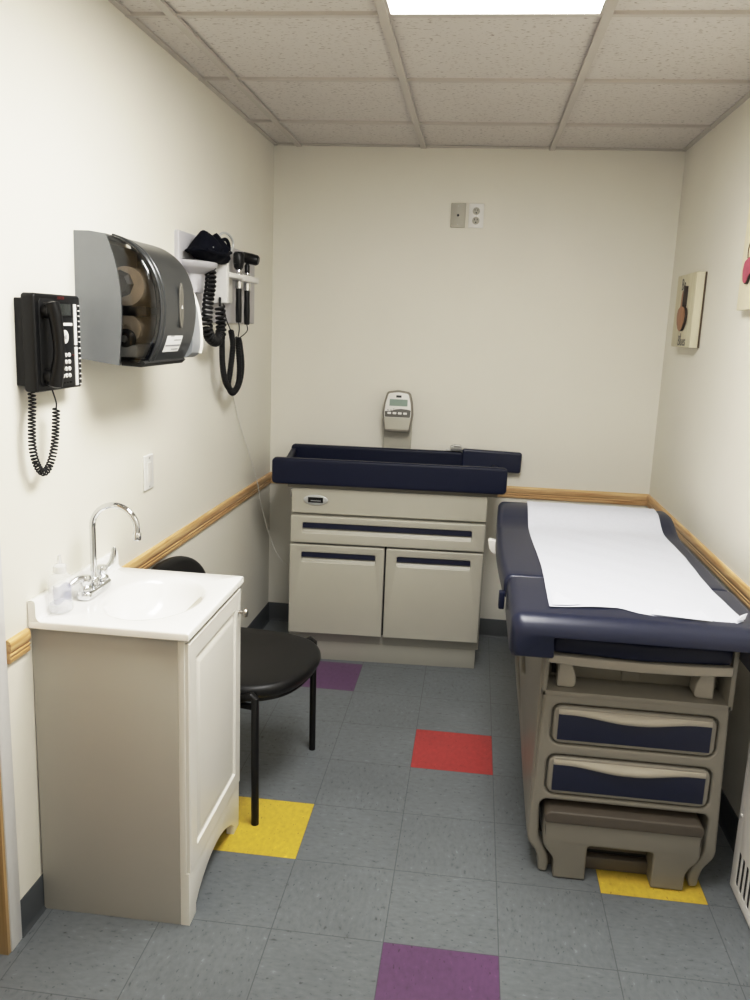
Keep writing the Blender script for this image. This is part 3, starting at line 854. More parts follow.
# exam paper
nx, ny = 30, 64
front = [(0, -1.985), (.25, -1.962), (.38, -1.953), (.46, -1.985), (.62, -2.008), (.82, -2.022), (.92, -2.012), (1.0, -1.990)]
def fy_(s):
    for (s0, y0), (s1, y1) in zip(front, front[1:]):
        if s0 <= s <= s1: return y0+(y1-y0)*(s-s0)/(s1-s0)
    return front[-1][1]
def paper_xz(s, t):
    y1 = -.715; y = fy_(s)+(y1-fy_(s))*t
    k = (y+2.0)/1.29
    xl = 1.303-.006*k + .004*math.sin(y*7); xr = 1.822+.006*k - .008*math.sin(max(0, k)*PI*1.0) + .004*math.sin(y*9+1)
    x = xl+(xr-xl)*s
    zs = pad_z(y)+.0055 + .0012*math.sin(x*31+y*17)*math.sin(y*23) + .0035*max(0, 1-abs(y+1.685)/.05)*0
    if y < -1.985: zs -= .8*(y+1.985)**2/.05
    return x, y, zs
bm = bmesh.new()
g = [[bm.verts.new(paper_xz(i/nx, (k/ny)**1.0)) for k in range(ny+1)] for i in range(nx+1)]
for i in range(nx):
    for k in range(ny): bm.faces.new((g[i][k], g[i+1][k], g[i+1][k+1], g[i][k+1]))
pp = thing('paper_sheet', 'torn white paper sheet covering the navy exam table top', 'paper', (1.565, -1.3, ZP+.006))
obj('sheet', bm, M['paper'], pp, angle=70)
def flap(pts, h):
    bm = bmesh.new(); c = [bm.verts.new((x, y, ZP+.0075+z*h)) for x, y, z in pts]
    for i in range(1, len(c)-1): bm.faces.new((c[0], c[i], c[i+1]))
    bmesh.ops.subdivide_edges(bm, edges=bm.edges[:], cuts=2, use_grid_fill=True)
    return bm
obj('curled_corner', flap([(1.307, -1.975, 0), (1.312, -1.85, .35), (1.328, -1.88, .9), (1.345, -1.92, .7), (1.39, -1.955, .1), (1.36, -1.966, 0)], .012), M['paper'], pp)
obj('curled_edge', flap([(1.573, -1.993, 0), (1.592, -1.965, .6), (1.62, -1.975, .5), (1.66, -1.985, .25), (1.70, -1.975, .8), (1.715, -1.965, 1), (1.735, -2.018, 0), (1.65, -2.004, 0)], .012), M['paper'], pp)
obj('curled_corner', flap([(1.80, -2.0, 0), (1.826, -1.992, .3), (1.834, -1.982, 1.4), (1.818, -1.975, .6)], .014), M['paper'], pp)

# ------------------------------------------------------------------ wall phone
PY0, PY1, PZ0, PZ1 = -2.392, -2.160, 1.419, 1.651
PXF = .022
ph = thing('wall_phone', 'black corded office phone mounted on the left wall', 'phone', (-.02, -2.28, 1.42))
obj('mount_bracket', B((-.040, PY0+.001, PZ0+.014), (.0, PY1-.02, PZ1-.012), .004), M['black'], ph)
fb = plate([rrect(PY0, PZ0, PY1, PZ1, .010)], .034, .006, 'yz', PXF, 3)
obj('phone_body', fb, M['black'], ph, angle=50)
def PU(u, w): return PY0+(PY1-PY0)*u, PZ1-(PZ1-PZ0)*w
def pbox(u0, w0, u1, w1, d=.002, r=.002, m='white', name='key', parent=ph):
    (ya, za), (yb, zb) = PU(u0, w1), PU(u1, w0)
    return obj(name, plate([rrect(ya, za, yb, zb, min(r, (yb-ya)*.45, (zb-za)*.45))], d+.001, .0004, 'yz', PXF+d), M[m], parent)
pbox(.37, .075, .78, .235, .003, .004, 'blackmatte', 'screen_bezel')
pbox(.415, .095, .745, .215, .004, .002, 'lcdoff', 'screen')
pbox(.53, .292, .785, .325, .003, .003, 'white', 'soft_keys')
ya, za = PU(.615, .44)
nav = obj('navigation_pad', plate([oval2(ya, za, .0165, .017, 28)], .005, .0015, 'yz', PXF+.0035), M['offwhite'], ph)
obj('navigation_hub', plate([oval2(ya, za, .005, .006, 18)], .003, .0005, 'yz', PXF+.005), M['greylight'], nav)
for r_ in range(4):
    for c2 in range(3):
        yk, zk = PU(.545+.076*c2, .635+.074*r_)
        kb = obj('key', plate([oval2(yk, zk, .0068, .0056, 18)], .004, .0012, 'yz', PXF+.003), M['white'], ph)
        obj('key_mark', text_bm('123456789*0#'[r_*3+c2], .006, '+x', PXF+.0031, (yk, zk)), M['greyink'], kb)
pbox(.825, .09, .888, .535, .0025, .001, 'label', 'name_strip')
pbox(.825, .552, .888, .975, .0025, .001, 'label', 'name_strip')
for k in range(16):
    w = .105 + .0565*k + (.012 if k > 7 else 0)
    pbox(.925, w-.008, .960, w+.008, .003, .001, 'white', 'line_key')
pbox(.775, .632, .800, .648, .0025, .001, 'red', 'message_light')
yk, zk = PU(.56, .035)
obj('phone_logo', text_bm('AVAYA', .011, '+x', PXF+.0004, (yk, zk)), M['red'], ph)
for k in range(4): pbox(.50+.07*k, .925, .535+.07*k, .94, .002, .001, 'blackmatte', 'feature_key')
# handset cradle and handset
hy = PY0+.041
obj('cradle', plate([rrect(PY0+.018, PZ0+.012, PY0+.092, PZ1-.012, .012)], .006, .002, 'yz', PXF+.003), M['blackmatte'], ph)
hp = smooth_path([(PXF+.020, hy, PZ1-.020), (PXF+.029, hy+.002, PZ1-.05), (PXF+.034, hy+.004, PZ1-.10), (PXF+.035, hy+.004, PZ1-.125), (PXF+.034, hy+.004, PZ1-.15), (PXF+.028, hy+.002, PZ0+.045), (PXF+.020, hy, PZ0+.012)], 5)
rings = []
L = len(hp)
for i, p in enumerate(hp):
    t = i/(L-1); w = .0185 - .005*math.sin(PI*t); d = .012+.006*abs(2*t-1)**2
    tn = (hp[min(i+1, L-1)]-hp[max(i-1, 0)]).normalized(); nn = Vector((0, 1, 0)); bn = tn.cross(nn).normalized()
    sc = .55 if i in (0, L-1) else 1.
    rings.append([p+nn*(w*sc*math.copysign(abs(math.cos(a))**.7, math.cos(a)))+bn*(d*sc*math.copysign(abs(math.sin(a))**.7, math.sin(a))) for a in [2*PI*k/18 for k in range(18)]])
hd = obj('handset', ring_loft(bmesh.new(), rings), M['black'], ph, angle=60)
for zc in (PZ1-.040, PZ0+.036):
    obj('handset_cup', LA([(.0, -.004), (.018, -.004), (.019, .004), (.0185, .018), (.014, .021), (.0, .021)], 20, 'x', (PXF, hy, zc)), M['black'], hd)
cp = smooth_path([(-.004, -2.375, 1.432), (0, -2.378, 1.395), (0, -2.385, 1.344), (0, -2.386, 1.281), (.002, -2.370, 1.236), (.004, -2.343, 1.218), (.006, -2.313, 1.240), (.008, -2.292, 1.291), (.010, -2.283, 1.372)], 8)
cord = obj('coiled_cord', join(helix(bmesh.new(), cp, .0078, .0088, .0022, 10, 6),
       T([(.010, -2.283, 1.372), (.012, -2.285, 1.385), (.016, -2.30, 1.402), (.022, -2.325, 1.43), (PXF+.02, hy+.01, PZ0+.014)], .0018, 6, 4), T([(-.004, -2.375, 1.45), (-.004, -2.375, 1.43)], .003, 6)), M['blackmatte'], ph, angle=70)

# ------------------------------------------------------------------ paper towel dispenser
DYA, DYB = -2.092, -1.765
t_ = thing('towel_dispenser', 'grey paper towel dispenser with smoked window on the left wall', 'dispenser', (-.02, -1.93, 1.48))
DPROF = [(-.032, 1.822), (.02, 1.822), (.066, 1.816), (.105, 1.803), (.145, 1.776), (.174, 1.738), (.192, 1.692), (.199, 1.645), (.198, 1.60), (.190, 1.556), (.176, 1.516), (.158, 1.482), (.10, 1.474), (.0, 1.486), (-.030, 1.487)]
SEAM = [(.066, 1.816), (.084, 1.765), (.097, 1.71), (.104, 1.65), (.104, 1.59), (.100, 1.53), (.094, 1.474)]
# near side wall: from the wall to the curved seam
sp_ = [(-.032, 1.822), (-.030, 1.487), (.0, 1.486), (.094, 1.474)] + list(reversed(smooth_path([(a, b_, 0) for a, b_ in SEAM], 3)))[1:]
def ypoly(poly, y0, y1):
    bm = ring_loft(bmesh.new(), [[(p[0], y, p[1]) for p in poly] for y in (y0, y1)]); return bm
obj('side_panel', ypoly([(p[0], p[1]) for p in sp_], DYA, DYA+.006), M['greyplastic'], t_)
# back plate, top and bottom shells of the housing
obj('back_plate', B((-.036, DYA+.002, 1.484), (-.030, DYB-.002, 1.822)), M['greyplastic'], t_)
shell = []
for pts in ([(-.032, 1.822), (.02, 1.822), (.066, 1.816)], [(.094, 1.4745), (.0, 1.486), (-.030, 1.487)]):
    o_ = [(p[0], p[1]) for p in pts] + [(p[0], p[1]+(-.005 if p[1] > 1.6 else .005)) for p in reversed(pts)]
    shell.append(ypoly(o_, DYA+.001, DYB-.001))
for b_s, nm in zip(shell, ('top_shell', 'bottom_shell')): obj(nm, b_s, M['greyplastic'], t_)
# front cover as a thin shell following the profile
cov = smooth_path([(a, b_, 0) for a, b_ in DPROF[2:12]], 4)
def shell_strip(y0, y1, prof, th=.004, ny_=6, bul=0.0):
    bm = bmesh.new(); rings = []
    for i in range(ny_+1):
        y = y0+(y1-y0)*i/ny_
        o_, i_ = [], []
        for k, p in enumerate(prof):
            q0, q1 = prof[max(k-1, 0)], prof[min(k+1, len(prof)-1)]
            tn = Vector((q1[0]-q0[0], 0, q1[1]-q0[1])).normalized(); nr = Vector((-tn.z, 0, tn.x))
            if nr.x < 0 and abs(nr.x) > abs(nr.z): nr = -nr
            o_.append((p[0], y, p[1])); i_.append((p[0]-nr.x*th, y, p[1]-nr.z*th))
        rings.append(o_+list(reversed(i_)))
    return ring_loft(bm, rings)
WY = -2.045                                               # rim between window and solid cover
win = shell_strip(DYA+.012, WY, cov, .003, 3)
# curved side of the cover between the seam and the front, part of the window
bm = bmesh.new()
Ns = len(cov)
seam_s = smooth_path([(a, b_, 0) for a, b_ in SEAM], 6); 
def seam_at(z):
    for p, q in zip(seam_s, seam_s[1:]):
        if q[1] <= z <= p[1]:
            return p[0]+(q[0]-p[0])*((p[1]-z)/max(1e-9, p[1]-q[1]))
    return seam_s[0][0] if z > seam_s[0][1] else seam_s[-1][0]
rows_ = []
for p in cov:
    xs0 = min(seam_at(p[1]), p[0]-.0005)
    row = []
    for q in range(7):
        a = PI/2*q/6
        rr_ = min(.012, p[0]-xs0)
        if q == 0: row.append(bm.verts.new((xs0, DYA+.0005, p[1])))
        else:
            a = PI/2*(q-1)/5
            row.append(bm.verts.new((p[0]-rr_*(1-math.sin(a)), DYA+.0005+.0115*(1-math.cos(a)), p[1])))
    rows_.append(row)
for a, b2 in zip(rows_, rows_[1:]):
    for q in range(6): bm.faces.new((a[q], a[q+1], b2[q+1], b2[q]))
bmesh.ops.recalc_face_normals(bm, faces=bm.faces[:])
obj('smoked_window', join(win, bm), M['smoke'], t_, angle=60)
solid = shell_strip(WY, DYB-.004, cov, .004, 4)
cv = obj('front_cover', join(solid, ypoly([(p[0]-.001, p[1]) for p in cov]+[(.0, 1.50), (.0, 1.81)], DYB-.006, DYB-.002)), M['charcoal'], t_, angle=60)
def strip_out(y0, y1, k0, k1, h):
    pr = [(p[0], p[1]) for p in cov[k0:k1]]
    rings = []
    for y, hh in ((y0, 0.0), (y0+(y1-y0)*.25, h), (y0+(y1-y0)*.75, h), (y1, 0.0)):
        ring = []
        for k, p in enumerate(pr):
            q0, q1 = pr[max(k-1, 0)], pr[min(k+1, len(pr)-1)]
            tn = Vector((q1[0]-q0[0], 0, q1[1]-q0[1])).normalized(); nr = Vector((-tn.z, 0, tn.x))
            if nr.x < 0 and abs(nr.x) > abs(nr.z): nr = -nr
            if nr.z < 0 and p[1] > 1.75: nr = -nr
            ring.append((p[0]+nr.x*hh, y, p[1]+nr.z*hh))
        rings.append(ring)
    bm = bmesh.new(); vr = [[bm.verts.new(p) for p in r] for r in rings]
    for a, b2 in zip(vr, vr[1:]):
        for k in range(len(pr)-1): bm.faces.new((a[k], a[k+1], b2[k+1], b2[k]))
    bmesh.ops.recalc_face_normals(bm, faces=bm.faces[:]); return bm
obj('window_rim', strip_out(WY-.010, WY+.004, 0, Ns, .004), M['charcoal'], cv, angle=70)
obj('cover_rib', strip_out(WY+.022, WY+.030, 0, Ns, .0025), M['charcoal'], cv, angle=70)
# lock slot, service label
obj('level_slot', plate([oval2(-1.898, 1.640, .017, .064, 30)], .006, .002, 'yz', .203), M['keypad'], cv)
obj('slot_mark', plate([[(-1.902, 1.632), (-1.894, 1.632), (-1.898, 1.642)]], .002, .0002, 'yz', .2045), M['white'], cv)
def on_cover(y, z, h):
    for p, q in zip(cov, cov[1:]):
        if q[1] <= z <= p[1]: return (p[0]+(q[0]-p[0])*((p[1]-z)/max(1e-9, p[1]-q[1]))+h, y, z)
    return (cov[-1][0]+h, y, z)
def cover_patch(y0, y1, z0, z1, h, n_=5):
    bm = bmesh.new(); g = [[bm.verts.new(on_cover(y, z0+(z1-z0)*k/n_, h)) for k in range(n_+1)] for y in (y0, y1)]
    for k in range(n_): bm.faces.new((g[0][k], g[1][k], g[1][k+1], g[0][k+1]))
    return bm
lb = obj('service_label', cover_patch(-1.985, -1.860, 1.510, 1.556, .0012), M['label'], cv)
obj('label_lines', join(*[cover_patch(a, b2, z, z+w, .0018) for a, b2, z, w in ((-1.98, -1.865, 1.526, .004), (-1.925, -1.868, 1.542, .0025), (-1.925, -1.872, 1.516, .0025), (-1.96, -1.93, 1.5535, .002))]), M['greyink'], lb)
obj('bottom_plate', ypoly([(.10, 1.474), (.155, 1.472), (.166, 1.482), (.160, 1.489), (.10, 1.488)], DYA+.004, DYB-.004), M['dark'], t_)
# light wing behind the far end
wing = rpoly([(-.03, 1.66), (.160, 1.69), (.178, 1.64), (.186, 1.58), (.188, 1.53), (.184, 1.50), (.165, 1.487), (-.03, 1.485)], .006, 3)
obj('side_wing', ypoly(wing, DYB-.001, DYB+.078), M['greyplastic'], t_)
obj('wing_edge', T(smooth_path([(.160, DYB+.074, 1.69), (.178, DYB+.076, 1.64), (.187, DYB+.076, 1.58), (.189, DYB+.076, 1.53), (.185, DYB+.074, 1.50)], 4), .0065, 8), M['offwhite'], t_)
# inside: towel roll, stub roll and feed roller
ry0, ry1 = DYA+.046, DYB-.03
obj('inner_chassis', join(B((-.028, DYA+.02, 1.50), (.02, DYB-.01, 1.80)), B((.02, DYA+.03, 1.495), (.135, DYB-.02, 1.53), .006)), M['greylight'], t_)
roll = obj('towel_roll', LA([(.018, ry0+.006), (.018, ry0), (.052, ry0), (.052, ry1), (.018, ry1)], 32, 'y', (.098, 0, 1.685)), M['kraft'], t_)
obj('roll_holder', LA([(.0, ry0-.020), (.026, ry0-.018), (.037, ry0-.004), (.037, ry0+.001), (.0, ry0+.001)], 8, 'y', (.084, 0, 1.690)), M['black'], roll)
stub = obj('stub_roll', LA([(.012, ry0+.006), (.012, ry0), (.040, ry0), (.040, ry1), (.012, ry1)], 28, 'y', (.098, 0, 1.572)), M['kraft'], t_)
obj('feed_roller', LA([(.0, ry0-.022), (.018, ry0-.022), (.027, ry0-.012), (.027, ry0-.004), (.010, ry0-.004), (.010, ry0)], 24, 'y', (.100, 0, 1.545)), M['black'], t_)
obj('roller_hub', LA([(.0, ry0-.027), (.008, ry0-.027), (.010, ry0-.021), (.0, ry0-.021)], 20, 'y', (.100, 0, 1.545)), M['steel'], t_)
obj('divider_arm', B((.06, ry0-.004, 1.605), (.158, ry0+.03, 1.634), .008), M['black'], t_)

# ------------------------------------------------------------------ diagnostic station
xb = -.012
dg_ = thing('diagnostic_station', 'white wall board holding exam instruments in the left back corner', 'diagnostic station', (0, -.86, 1.59))
obj('backboard', plate([rrect(-1.362, 1.592, -.352, 1.905, .008)], .02, .004, 'yz', .002), M['board'], dg_)
obj('power_box', B((.0, -1.05, 1.672), (.030, -.80, 1.80), .008), M['offwhite'], dg_)
gb = obj('gauge_mount', B((.0, -1.045, 1.668), (.078, -1.012, 1.880), .005), M['white'], dg_)
obj('instrument_cradle', join(B((.0, -.99, 1.770), (.075, -.60, 1.790), .006), B((.055, -.80, 1.765), (.078, -.56, 1.792), .006)), M['white'], dg_)
bk = []
for f_, z in ((1.0, 1.808), (1.0, 1.797), (.8, 1.782), (.42, 1.765), (.40, 1.70), (.36, 1.698)):
    bk.append([(.0+.085*f_*(.12+.88*max(0, math.sin(a))) if True else 0, -1.215-.125*f_*math.cos(a), z) for a in [PI*k/16 for k in range(17)]] + [(-.004, -1.215+.125*f_, z), (-.004, -1.215-.125*f_, z)])
obj('cuff_basket', ring_loft(bmesh.new(), bk), M['board'], dg_, angle=60)
obj('basket_screw', LA([(.0, 0), (.006, 0), (.006, .006), (.0, .008)], 12, 'x', (.03, -1.165, 1.705)), M['steel'], dg_)

# blood pressure cuff lying in its basket
cf = thing('pressure_cuff', 'dark navy blood pressure cuff bundled in its wall basket', 'blood pressure cuff', (.03, -1.215, 1.81))
ny_, nz_ = 22, 12
rings = []
def top_z(s):  # two humps
    return 1.862 + .070*math.exp(-((s-.34)/.15)**2) + .066*math.exp(-((s-.72)/.13)**2) - .02*(1-s)
for i in range(ny_+1):
    s = i/ny_; y = -1.362+.345*s
    w = .058*math.sin(PI*min(1, max(.04, .12+.82*s)))**.5 * (1.0 if s < .9 else 1-(s-.9)*4)
    zt, zb = top_z(s), 1.812+.03*max(0, .25-s)*4
    if i in (0, ny_): w *= .3; zm = (zt+zb)/2; zt, zb = zm+.006, zm-.006
    xc = .056
    ring = []
    for k in range(16):
        a = 2*PI*k/16
        zz = (zt+zb)/2+(zt-zb)/2*math.sin(a); taper = 1.0-.55*max(0, math.sin(a))
        ring.append((xc+w*taper*math.cos(a)+.004*math.sin(s*21+k), y, zz))
    rings.append(ring)
obj('folded_cuff', ring_loft(bmesh.new(), rings), M['cuff'], cf, angle=70)
obj('cuff_tag', join(B((.098, -1.285, 1.848), (.101, -1.245, 1.858), .001), B((.099, -1.268, 1.857), (.101, -1.245, 1.863), .001)), M['greylight'], cf)
obj('cuff_fold', T(smooth_path([(.102, -1.365, 1.842), (.106, -1.28, 1.838), (.108, -1.16, 1.842), (.098, -1.06, 1.856)], 6), .006, 8), M['cuff'], cf)
rg = []
for k in range(25):
    a = 2*PI*k/24
    rg.append((.072+.012*math.cos(a), -1.045+.062*math.cos(a), 1.893+.036*math.sin(a)))
obj('metal_ring', T(rg, .0045, 8), M['badge'], cf)
obj('hose_loop', T(smooth_path([(.07, -1.10, 1.895), (.075, -1.05, 1.905), (.078, -1.02, 1.885), (.074, -1.01, 1.855)], 5), .007, 8), M['cuff'], cf)
bp = smooth_path([(.05, -1.165, 1.800), (.06, -1.19, 1.74), (.062, -1.225, 1.67), (.062, -1.242, 1.60), (.060, -1.215, 1.548), (.058, -1.130, 1.524), (.056, -1.058, 1.548), (.054, -1.045, 1.60), (.052, -1.052, 1.655)], 8)
obj('coiled_hose', join(helix(bmesh.new(), bp, .0165, .0175, .0055, 12, 7), T([(.052, -1.052, 1.655), (.052, -1.05, 1.69)], .005, 8)), M['blackmatte'], cf, angle=70)

# otoscope and ophthalmoscope hanging in the cradle
def loop_cord(pts, turns=True):
    return helix(bmesh.new(), smooth_path(pts, 8), .0085, .0068, .0040, 10, 6)
ot = thing('otoscope', 'black otoscope with upright head, nearer of the two hanging instruments', 'otoscope', (.045, -.74, 1.60))
obj('handle', LA([(.0, 0), (.010, 0), (.0125, .006), (.0135, .06), (.0120, .10), (.0125, .165), (.011, .172), (.0, .172)], 20, 'z', (.043, -.76, 1.596)), M['black'], ot)
obj('neck', LA([(.0, -.03), (.0150, -.03), (.0150, .0), (.0135, .002), (.0135, .03), (.0105, .036), (.0105, .055), (.0, .055)], 18, 'z', (.043, -.76, 1.766)), M['chrome'], ot)
oh = obj('head', join(LA([(.0, 0), (.012, 0), (.020, .010), (.023, .03), (.023, .062), (.017, .072), (.0, .074)], 20, 'z', (.042, -.76, 1.812)), B((.026, -.785, 1.835), (.05, -.735, 1.880), .006)), M['black'], ot)
obj('speculum', xform(LA([(.0155, 0), (.013, .012), (.005, .036), (.0035, .036), (.003, .0)], 18, 'y', (0, 0, 0)), Matrix.Translation((.042, -.742, 1.856))), M['blackmatte'], ot)
cA = [(.045, -.775, 1.535), (.05, -.785, 1.482), (.052, -.775, 1.40), (.052, -.80, 1.335), (.05, -.870, 1.316), (.05, -.965, 1.356), (.05, -1.010, 1.43), (.048, -1.010, 1.535), (.04, -.98, 1.60)]
obj('coiled_cord', join(loop_cord(cA), T([(.043, -.76, 1.598), (.044, -.752, 1.57), (.045, -.775, 1.535)], .0022, 6, 4), T([(.04, -.98, 1.60), (.03, -.97, 1.67)], .0022, 6)), M['blackmatte'], ot, angle=70)
op = thing('ophthalmoscope', 'black ophthalmoscope with sideways head, farther of the two hanging instruments', 'ophthalmoscope', (.06, -.62, 1.60))
obj('handle', LA([(.0, 0), (.010, 0), (.0125, .006), (.0135, .06), (.0120, .10), (.0125, .165), (.011, .172), (.0, .172)], 20, 'z', (.052, -.665, 1.588)), M['black'], op)
obj('neck', LA([(.0, -.03), (.0150, -.03), (.0150, .0), (.0135, .002), (.0135, .03), (.0105, .036), (.0105, .06), (.0, .06)], 18, 'z', (.052, -.665, 1.762)), M['chrome'], op)
hx = xform(LA([(.0, 0), (.018, .0), (.022, .006), (.023, .04), (.022, .066), (.016, .074), (.0, .075)], 20, 'x', (0, 0, 0)), Matrix.Translation((.030, -.665, 1.872)) @ Matrix.Rotation(math.radians(12), 4, 'Y'))
obj('head', join(hx, LA([(.0, 0), (.011, 0), (.012, .03), (.0, .05)], 16, 'z', (.052, -.665, 1.805))), M['black'], op)
cB = [(.05, -.70, 1.545), (.05, -.76, 1.50), (.05, -.85, 1.42), (.05, -.905, 1.345), (.05, -.86, 1.298), (.05, -.79, 1.32), (.05, -.755, 1.40), (.05, -.79, 1.50), (.05, -.80, 1.54)]
cB = [(.05, -.895, 1.562), (.05, -.868, 1.50), (.05, -.905, 1.40), (.05, -.93, 1.345), (.052, -.875, 1.308), (.054, -.79, 1.34), (.054, -.745, 1.41), (.054, -.775, 1.50), (.052, -.79, 1.53)]
obj('coiled_cord', join(loop_cord(cB), T([(.052, -.665, 1.59), (.052, -.66, 1.56), (.052, -.79, 1.53)], .0022, 6, 4), T([(.05, -.895, 1.562), (.04, -.93, 1.61), (.03, -.94, 1.67)], .0022, 6, 4)), M['blackmatte'], op, angle=70)

# thin white power wire down the wall to the changing table
wp = smooth_path([(.004, -.86, 1.592), (-.004, -.84, 1.50), (-.004, -.77, 1.38), (-.002, -.69, 1.283), (0, -.578, 1.138), (.008, -.439, .979), (.022, -.345, .83), (.030, -.29, .70), (.055, -.20, .515), (.10, -.2, .42), (.16, -.2, .362), (.212, -.22, .33)], 6)
tag(obj('power_wire', T(wp, .0022, 6), M['offwhite']), 'thin white wire running down the left corner to the changing table', 'wire')

# ------------------------------------------------------------------ wall plates
w = thing('wall_outlet', 'white duplex power outlet high on the back wall, right of the pair', 'outlet', (1.006, 0, 2.145))
obj('cover_plate', plate([rrect(.970, 2.088, 1.043, 2.202, .004)], .007, .002, 'xz', -.007), M['white'], w)
for zc in (2.166, 2.122):
    r_ = obj('receptacle', plate([rpoly([(1.006+.0175*math.cos(a), zc+.0175*math.sin(a)) for a in [2*PI*k/24 for k in range(24)]], 0)], .003, .0006, 'xz', -.009), M['plategrey'], w)
    obj('slots', join(B((.998, -.0096, zc+.001), (1.0005, -.0088, zc+.010)), B((1.0115, -.0096, zc+.001), (1.014, -.0088, zc+.009)), LA([(.0, 0), (.0032, 0), (.0032, .0008), (0, .0008)], 12, 'y', (1.006, -.0096, zc-.008))), M['ink'], r_)
obj('screw', LA([(.0, 0), (.003, 0), (.003, .001), (0, .0014)], 12, 'y', (1.006, -.0085, 2.144)), M['steel'], w)
w = thing('wall_plate', 'grey coaxial jack plate high on the back wall, left of the pair', 'wall plate', (.920, 0, 2.145))
obj('cover_plate', plate([rrect(.884, 2.088, .955, 2.202, .003)], .007, .002, 'xz', -.007), M['plategrey'], w)
obj('coax_jack', LA([(.0, -.014), (.0045, -.014), (.0055, -.012), (.0055, -.006), (.0, -.006)], 14, 'y', (.919, 0, 2.145)), M['blackmatte'], w)
for zc in (2.188, 2.103): obj('screw', LA([(.0, -.0085), (.003, -.008), (.003, -.006), (0, -.006)], 12, 'y', (.919, 0, zc)), M['steel'], w)
xs_ = WX(-1.62, 1.1)
w = thing('light_switch', 'white rocker wall plate on the left wall above the sink', 'switch', (xs_, -1.62, 1.095))
obj('cover_plate', plate([rrect(-1.658, 1.036, -1.582, 1.154, .004)], .0075, .003, 'yz', xs_+.007), M['white'], w)
obj('rocker', plate([rrect(-1.637, 1.061, -1.603, 1.129, .002)], .004, .001, 'yz', xs_+.009), M['offwhite'], w)
for zc in (1.143, 1.047): obj('screw', LA([(.0, .0), (.003, 0), (.003, .001), (0, .0014)], 12, 'x', (xs_+.007, -1.620, zc)), M['steel'], w)

# ------------------------------------------------------------------ wall art on the right wall
xr = RX(-.39, 1.7)
XF = xr-.038
p1 = thing('wall_plaque', 'cream wooden block plaque with brown banjo-like cutout and lettering', 'wall art', (xr, -.385, 1.565))
obj('block', B((XF, -.625, 1.565), (xr-.005, -.29, 1.872), .003), M['block'], p1)
obj('back_board', B((xr-.005, -.630, 1.566), (xr-.0005, -.284, 1.872), .001), M['darkback'], p1)
yc = -.470
cut = [(yc-.016, 1.79), (yc+.004, 1.805), (yc+.016, 1.775), (yc+.018, 1.735), (yc+.055, 1.725), (yc+.068, 1.70), (yc+.060, 1.668), (yc+.03, 1.640), (yc, 1.632), (yc-.03, 1.640), (yc-.06, 1.668), (yc-.068, 1.70), (yc-.055, 1.725), (yc-.018, 1.735)]
def plate_r(outl, d, bev, xf):      # plate on the right wall: front face at x=xf looking to -x
    bm = plate(outl, d, bev, 'yz', xf+d); return bm
c1 = obj('cutout', plate_r([rpoly(cut, .012)], .014, .001, XF-.014), [M['brownwood']], p1)
obj('cutout_dark_edge', plate_r([rpoly([(y-.004, z) for y, z in cut], .012)], .010, .0, XF-.012), M['darkedge'], p1)  # dark copy of the outline, set a little aside
obj('cutout_neck', plate_r([rrect(yc-.030, 1.735, yc-.018, 1.820, .003)], .016, .001, XF-.016), M['darkedge'], p1)
obj('lettering', join(text_bm('Be', .07, '-x', XF-.0004, (yc+.055, 1.828)), text_bm('a', .034, '-x', XF-.0004, (yc+.015, 1.618)), text_bm('Blues', .062, '-x', XF-.0004, (yc-.01, 1.590))), M['plaqueink'], p1)
xr2 = RX(-1.3, 1.85)
XF2 = xr2-.030
p2 = thing('wall_plaque', 'cream wall plaque with pink cutout, cut off by the right picture edge', 'wall art', (xr2, -1.30, 1.705))
obj('block', B((XF2, -1.52, 1.705), (xr2-.0005, -1.170, 2.09), .003), M['canvas'], p2)
yk = -1.325
pk = [(yk+.085, 1.862), (yk+.095, 1.83), (yk+.082, 1.795), (yk+.055, 1.79), (yk+.035, 1.815), (yk+.0, 1.825), (yk-.035, 1.815), (yk-.055, 1.79), (yk-.082, 1.795), (yk-.095, 1.83), (yk-.085, 1.862), (yk-.04, 1.875), (yk+.04, 1.875)]
obj('cutout', plate_r([rpoly(pk, .012)], .012, .001, XF2-.012), M['pink'], p2)
obj('cutout_edge', plate_r([rpoly([(y-.002, z-.003) for y, z in pk], .012)], .008, 0, XF2-.009), M['darkedge'], p2)
obj('wire_loop', T(smooth_path([(XF2-.004, yk+.075, 1.865), (XF2-.008, yk+.07, 1.90), (XF2-.010, yk+.04, 1.93), (XF2-.010, yk, 1.94), (XF2-.008, yk-.07, 1.90), (XF2-.004, yk-.075, 1.865)], 5), .0016, 6), M['darkback'], p2)
obj('wire_letter', T(smooth_path([(XF2-.004, yk+.078, 1.945), (XF2-.004, yk+.080, 1.97), (XF2-.004, yk+.06, 2.0), (XF2-.004, yk+.02, 2.01), (XF2-.004, yk-.03, 1.99)], 5), .0022, 6), M['darkback'], p2)

# ------------------------------------------------------------------ wall heater at the right edge
xh = 1.900; xw2 = RX(-2.2, .3)
h_ = thing('wall_heater', 'white vented heater cabinet standing against the right wall near the exam table', 'heater', (1.95, -2.2, 0))
fr_o = rrect(-2.46, .012, -1.945, .64, .006)
holes = []
for k in range(14):
    y = -1.985-.033*k
    holes.append(rrect(y-.021, .045, y-.002, .150, .006))
hb = plate([fr_o]+holes, .002, .0004, 'yz', 0.0)
for vtx in hb.verts: vtx.co.x = xh + (-vtx.co.x)
bmesh.ops.recalc_face_normals(hb, faces=hb.faces[:])
obj('front_grille', hb, M['heater'], h_)
obj('casing', join(B((xh+.002, -2.46, .012), (xw2, -2.45, .64)), B((xh+.002, -1.955, .012), (xw2, -1.945, .64)), B((xh+.0, -2.46, .63), (xw2, -1.945, .645), .003), B((xh+.006, -2.45, .0), (xw2, -1.955, .02))), M['heater'], h_)
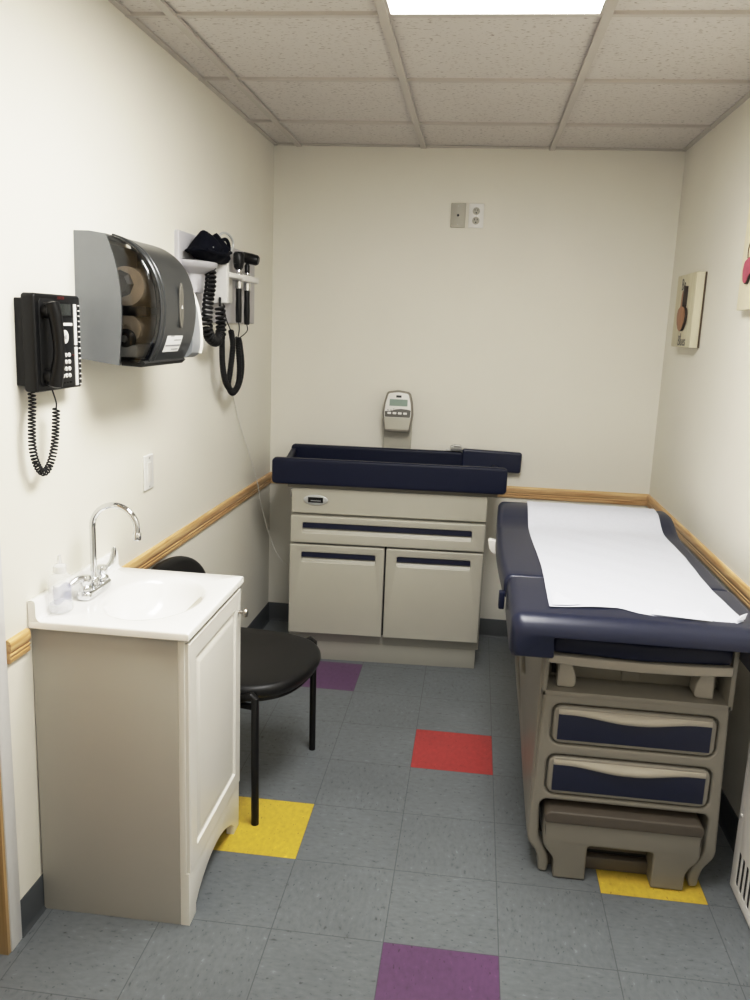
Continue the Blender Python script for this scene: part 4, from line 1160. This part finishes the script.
obj('vent_shade', B((xh+.0025, -2.45, .03), (xh+.005, -1.955, .63)), M['dark'], h_)  # dark sheet, painted shade behind the vent slots
obj('screw', LA([(.0, -.004), (.006, -.003), (.006, .001), (0, .001)], 14, 'x', (xh, -1.965, .252)), M['white'], h_)

# ------------------------------------------------------------------ lights
def area(name, loc, sx, sy, power, col, rot=(0, 0, 0)):
    ld = bpy.data.lights.new(name, 'AREA'); ld.shape = 'RECTANGLE'; ld.size = sx; ld.size_y = sy; ld.energy = power; ld.color = col
    o = bpy.data.objects.new(name, ld); COL.objects.link(o); o.location = loc; o.rotation_euler = rot
    return o
area('panel_lamp', (1.0405, -2.369, H-.012), .54, 1.2, 25, (1, .985, .955))
area('rear_fill_lamp', (1.0405, -4.2, H-.012), .54, .54, 7, (1, .985, .955))  # unseen fill behind the camera, added to lift the room; no fixture

w = bpy.data.worlds.new('World'); bpy.context.scene.world = w; w.use_nodes = True
w.node_tree.nodes['Background'].inputs[0].default_value = (.9, .88, .85, 1)
w.node_tree.nodes['Background'].inputs[1].default_value = .05

# ------------------------------------------------------------------ camera
R = Matrix(((0.9919475870187797, 0.1207873851973554, 0.03808401481995079), (0.06175049764717673, -0.19872061810530162, -0.9781088855440241), (-0.11057513575820996, 0.9725844557245569, -0.20457911876587226)))
mw = Matrix(((R[0][0], -R[1][0], -R[2][0], 1.0525), (R[0][1], -R[1][1], -R[2][1], -4.2754), (R[0][2], -R[1][2], -R[2][2], 1.6065), (0, 0, 0, 1)))
cd = bpy.data.cameras.new('camera'); cam = bpy.data.objects.new('camera', cd); COL.objects.link(cam)
cam.matrix_world = mw
cd.sensor_fit = 'VERTICAL'; cd.sensor_height = 36; cd.lens = 834.84*36/1000; cd.clip_start = .02
sc = bpy.context.scene; sc.camera = cam
sc.view_settings.view_transform = 'Standard'; sc.view_settings.look = 'None'
sc.view_settings.exposure = 0.0; sc.view_settings.gamma = 1.0
vs = sc.view_settings; vs.use_curve_mapping = True          # camera-like response: lifted mid tones, soft highlight shoulder
cm = vs.curve_mapping; cm.white_level = (2.5, 2.5, 2.5); cm.clip_max_x = 1.0
cc = cm.curves[3]
pts_ = [(0, 0), (.04, .13), (.12, .425), (.20, .635), (.28, .775), (.40, .885), (.60, .96), (1, 1)]
cc.points[0].location = pts_[0]; cc.points[-1].location = pts_[-1]
for p in pts_[1:-1]: cc.points.new(*p)
cm.update()
sc.cycles.max_bounces = 10; sc.cycles.diffuse_bounces = 5; sc.cycles.transparent_max_bounces = 12
sc.cycles.use_denoising = True
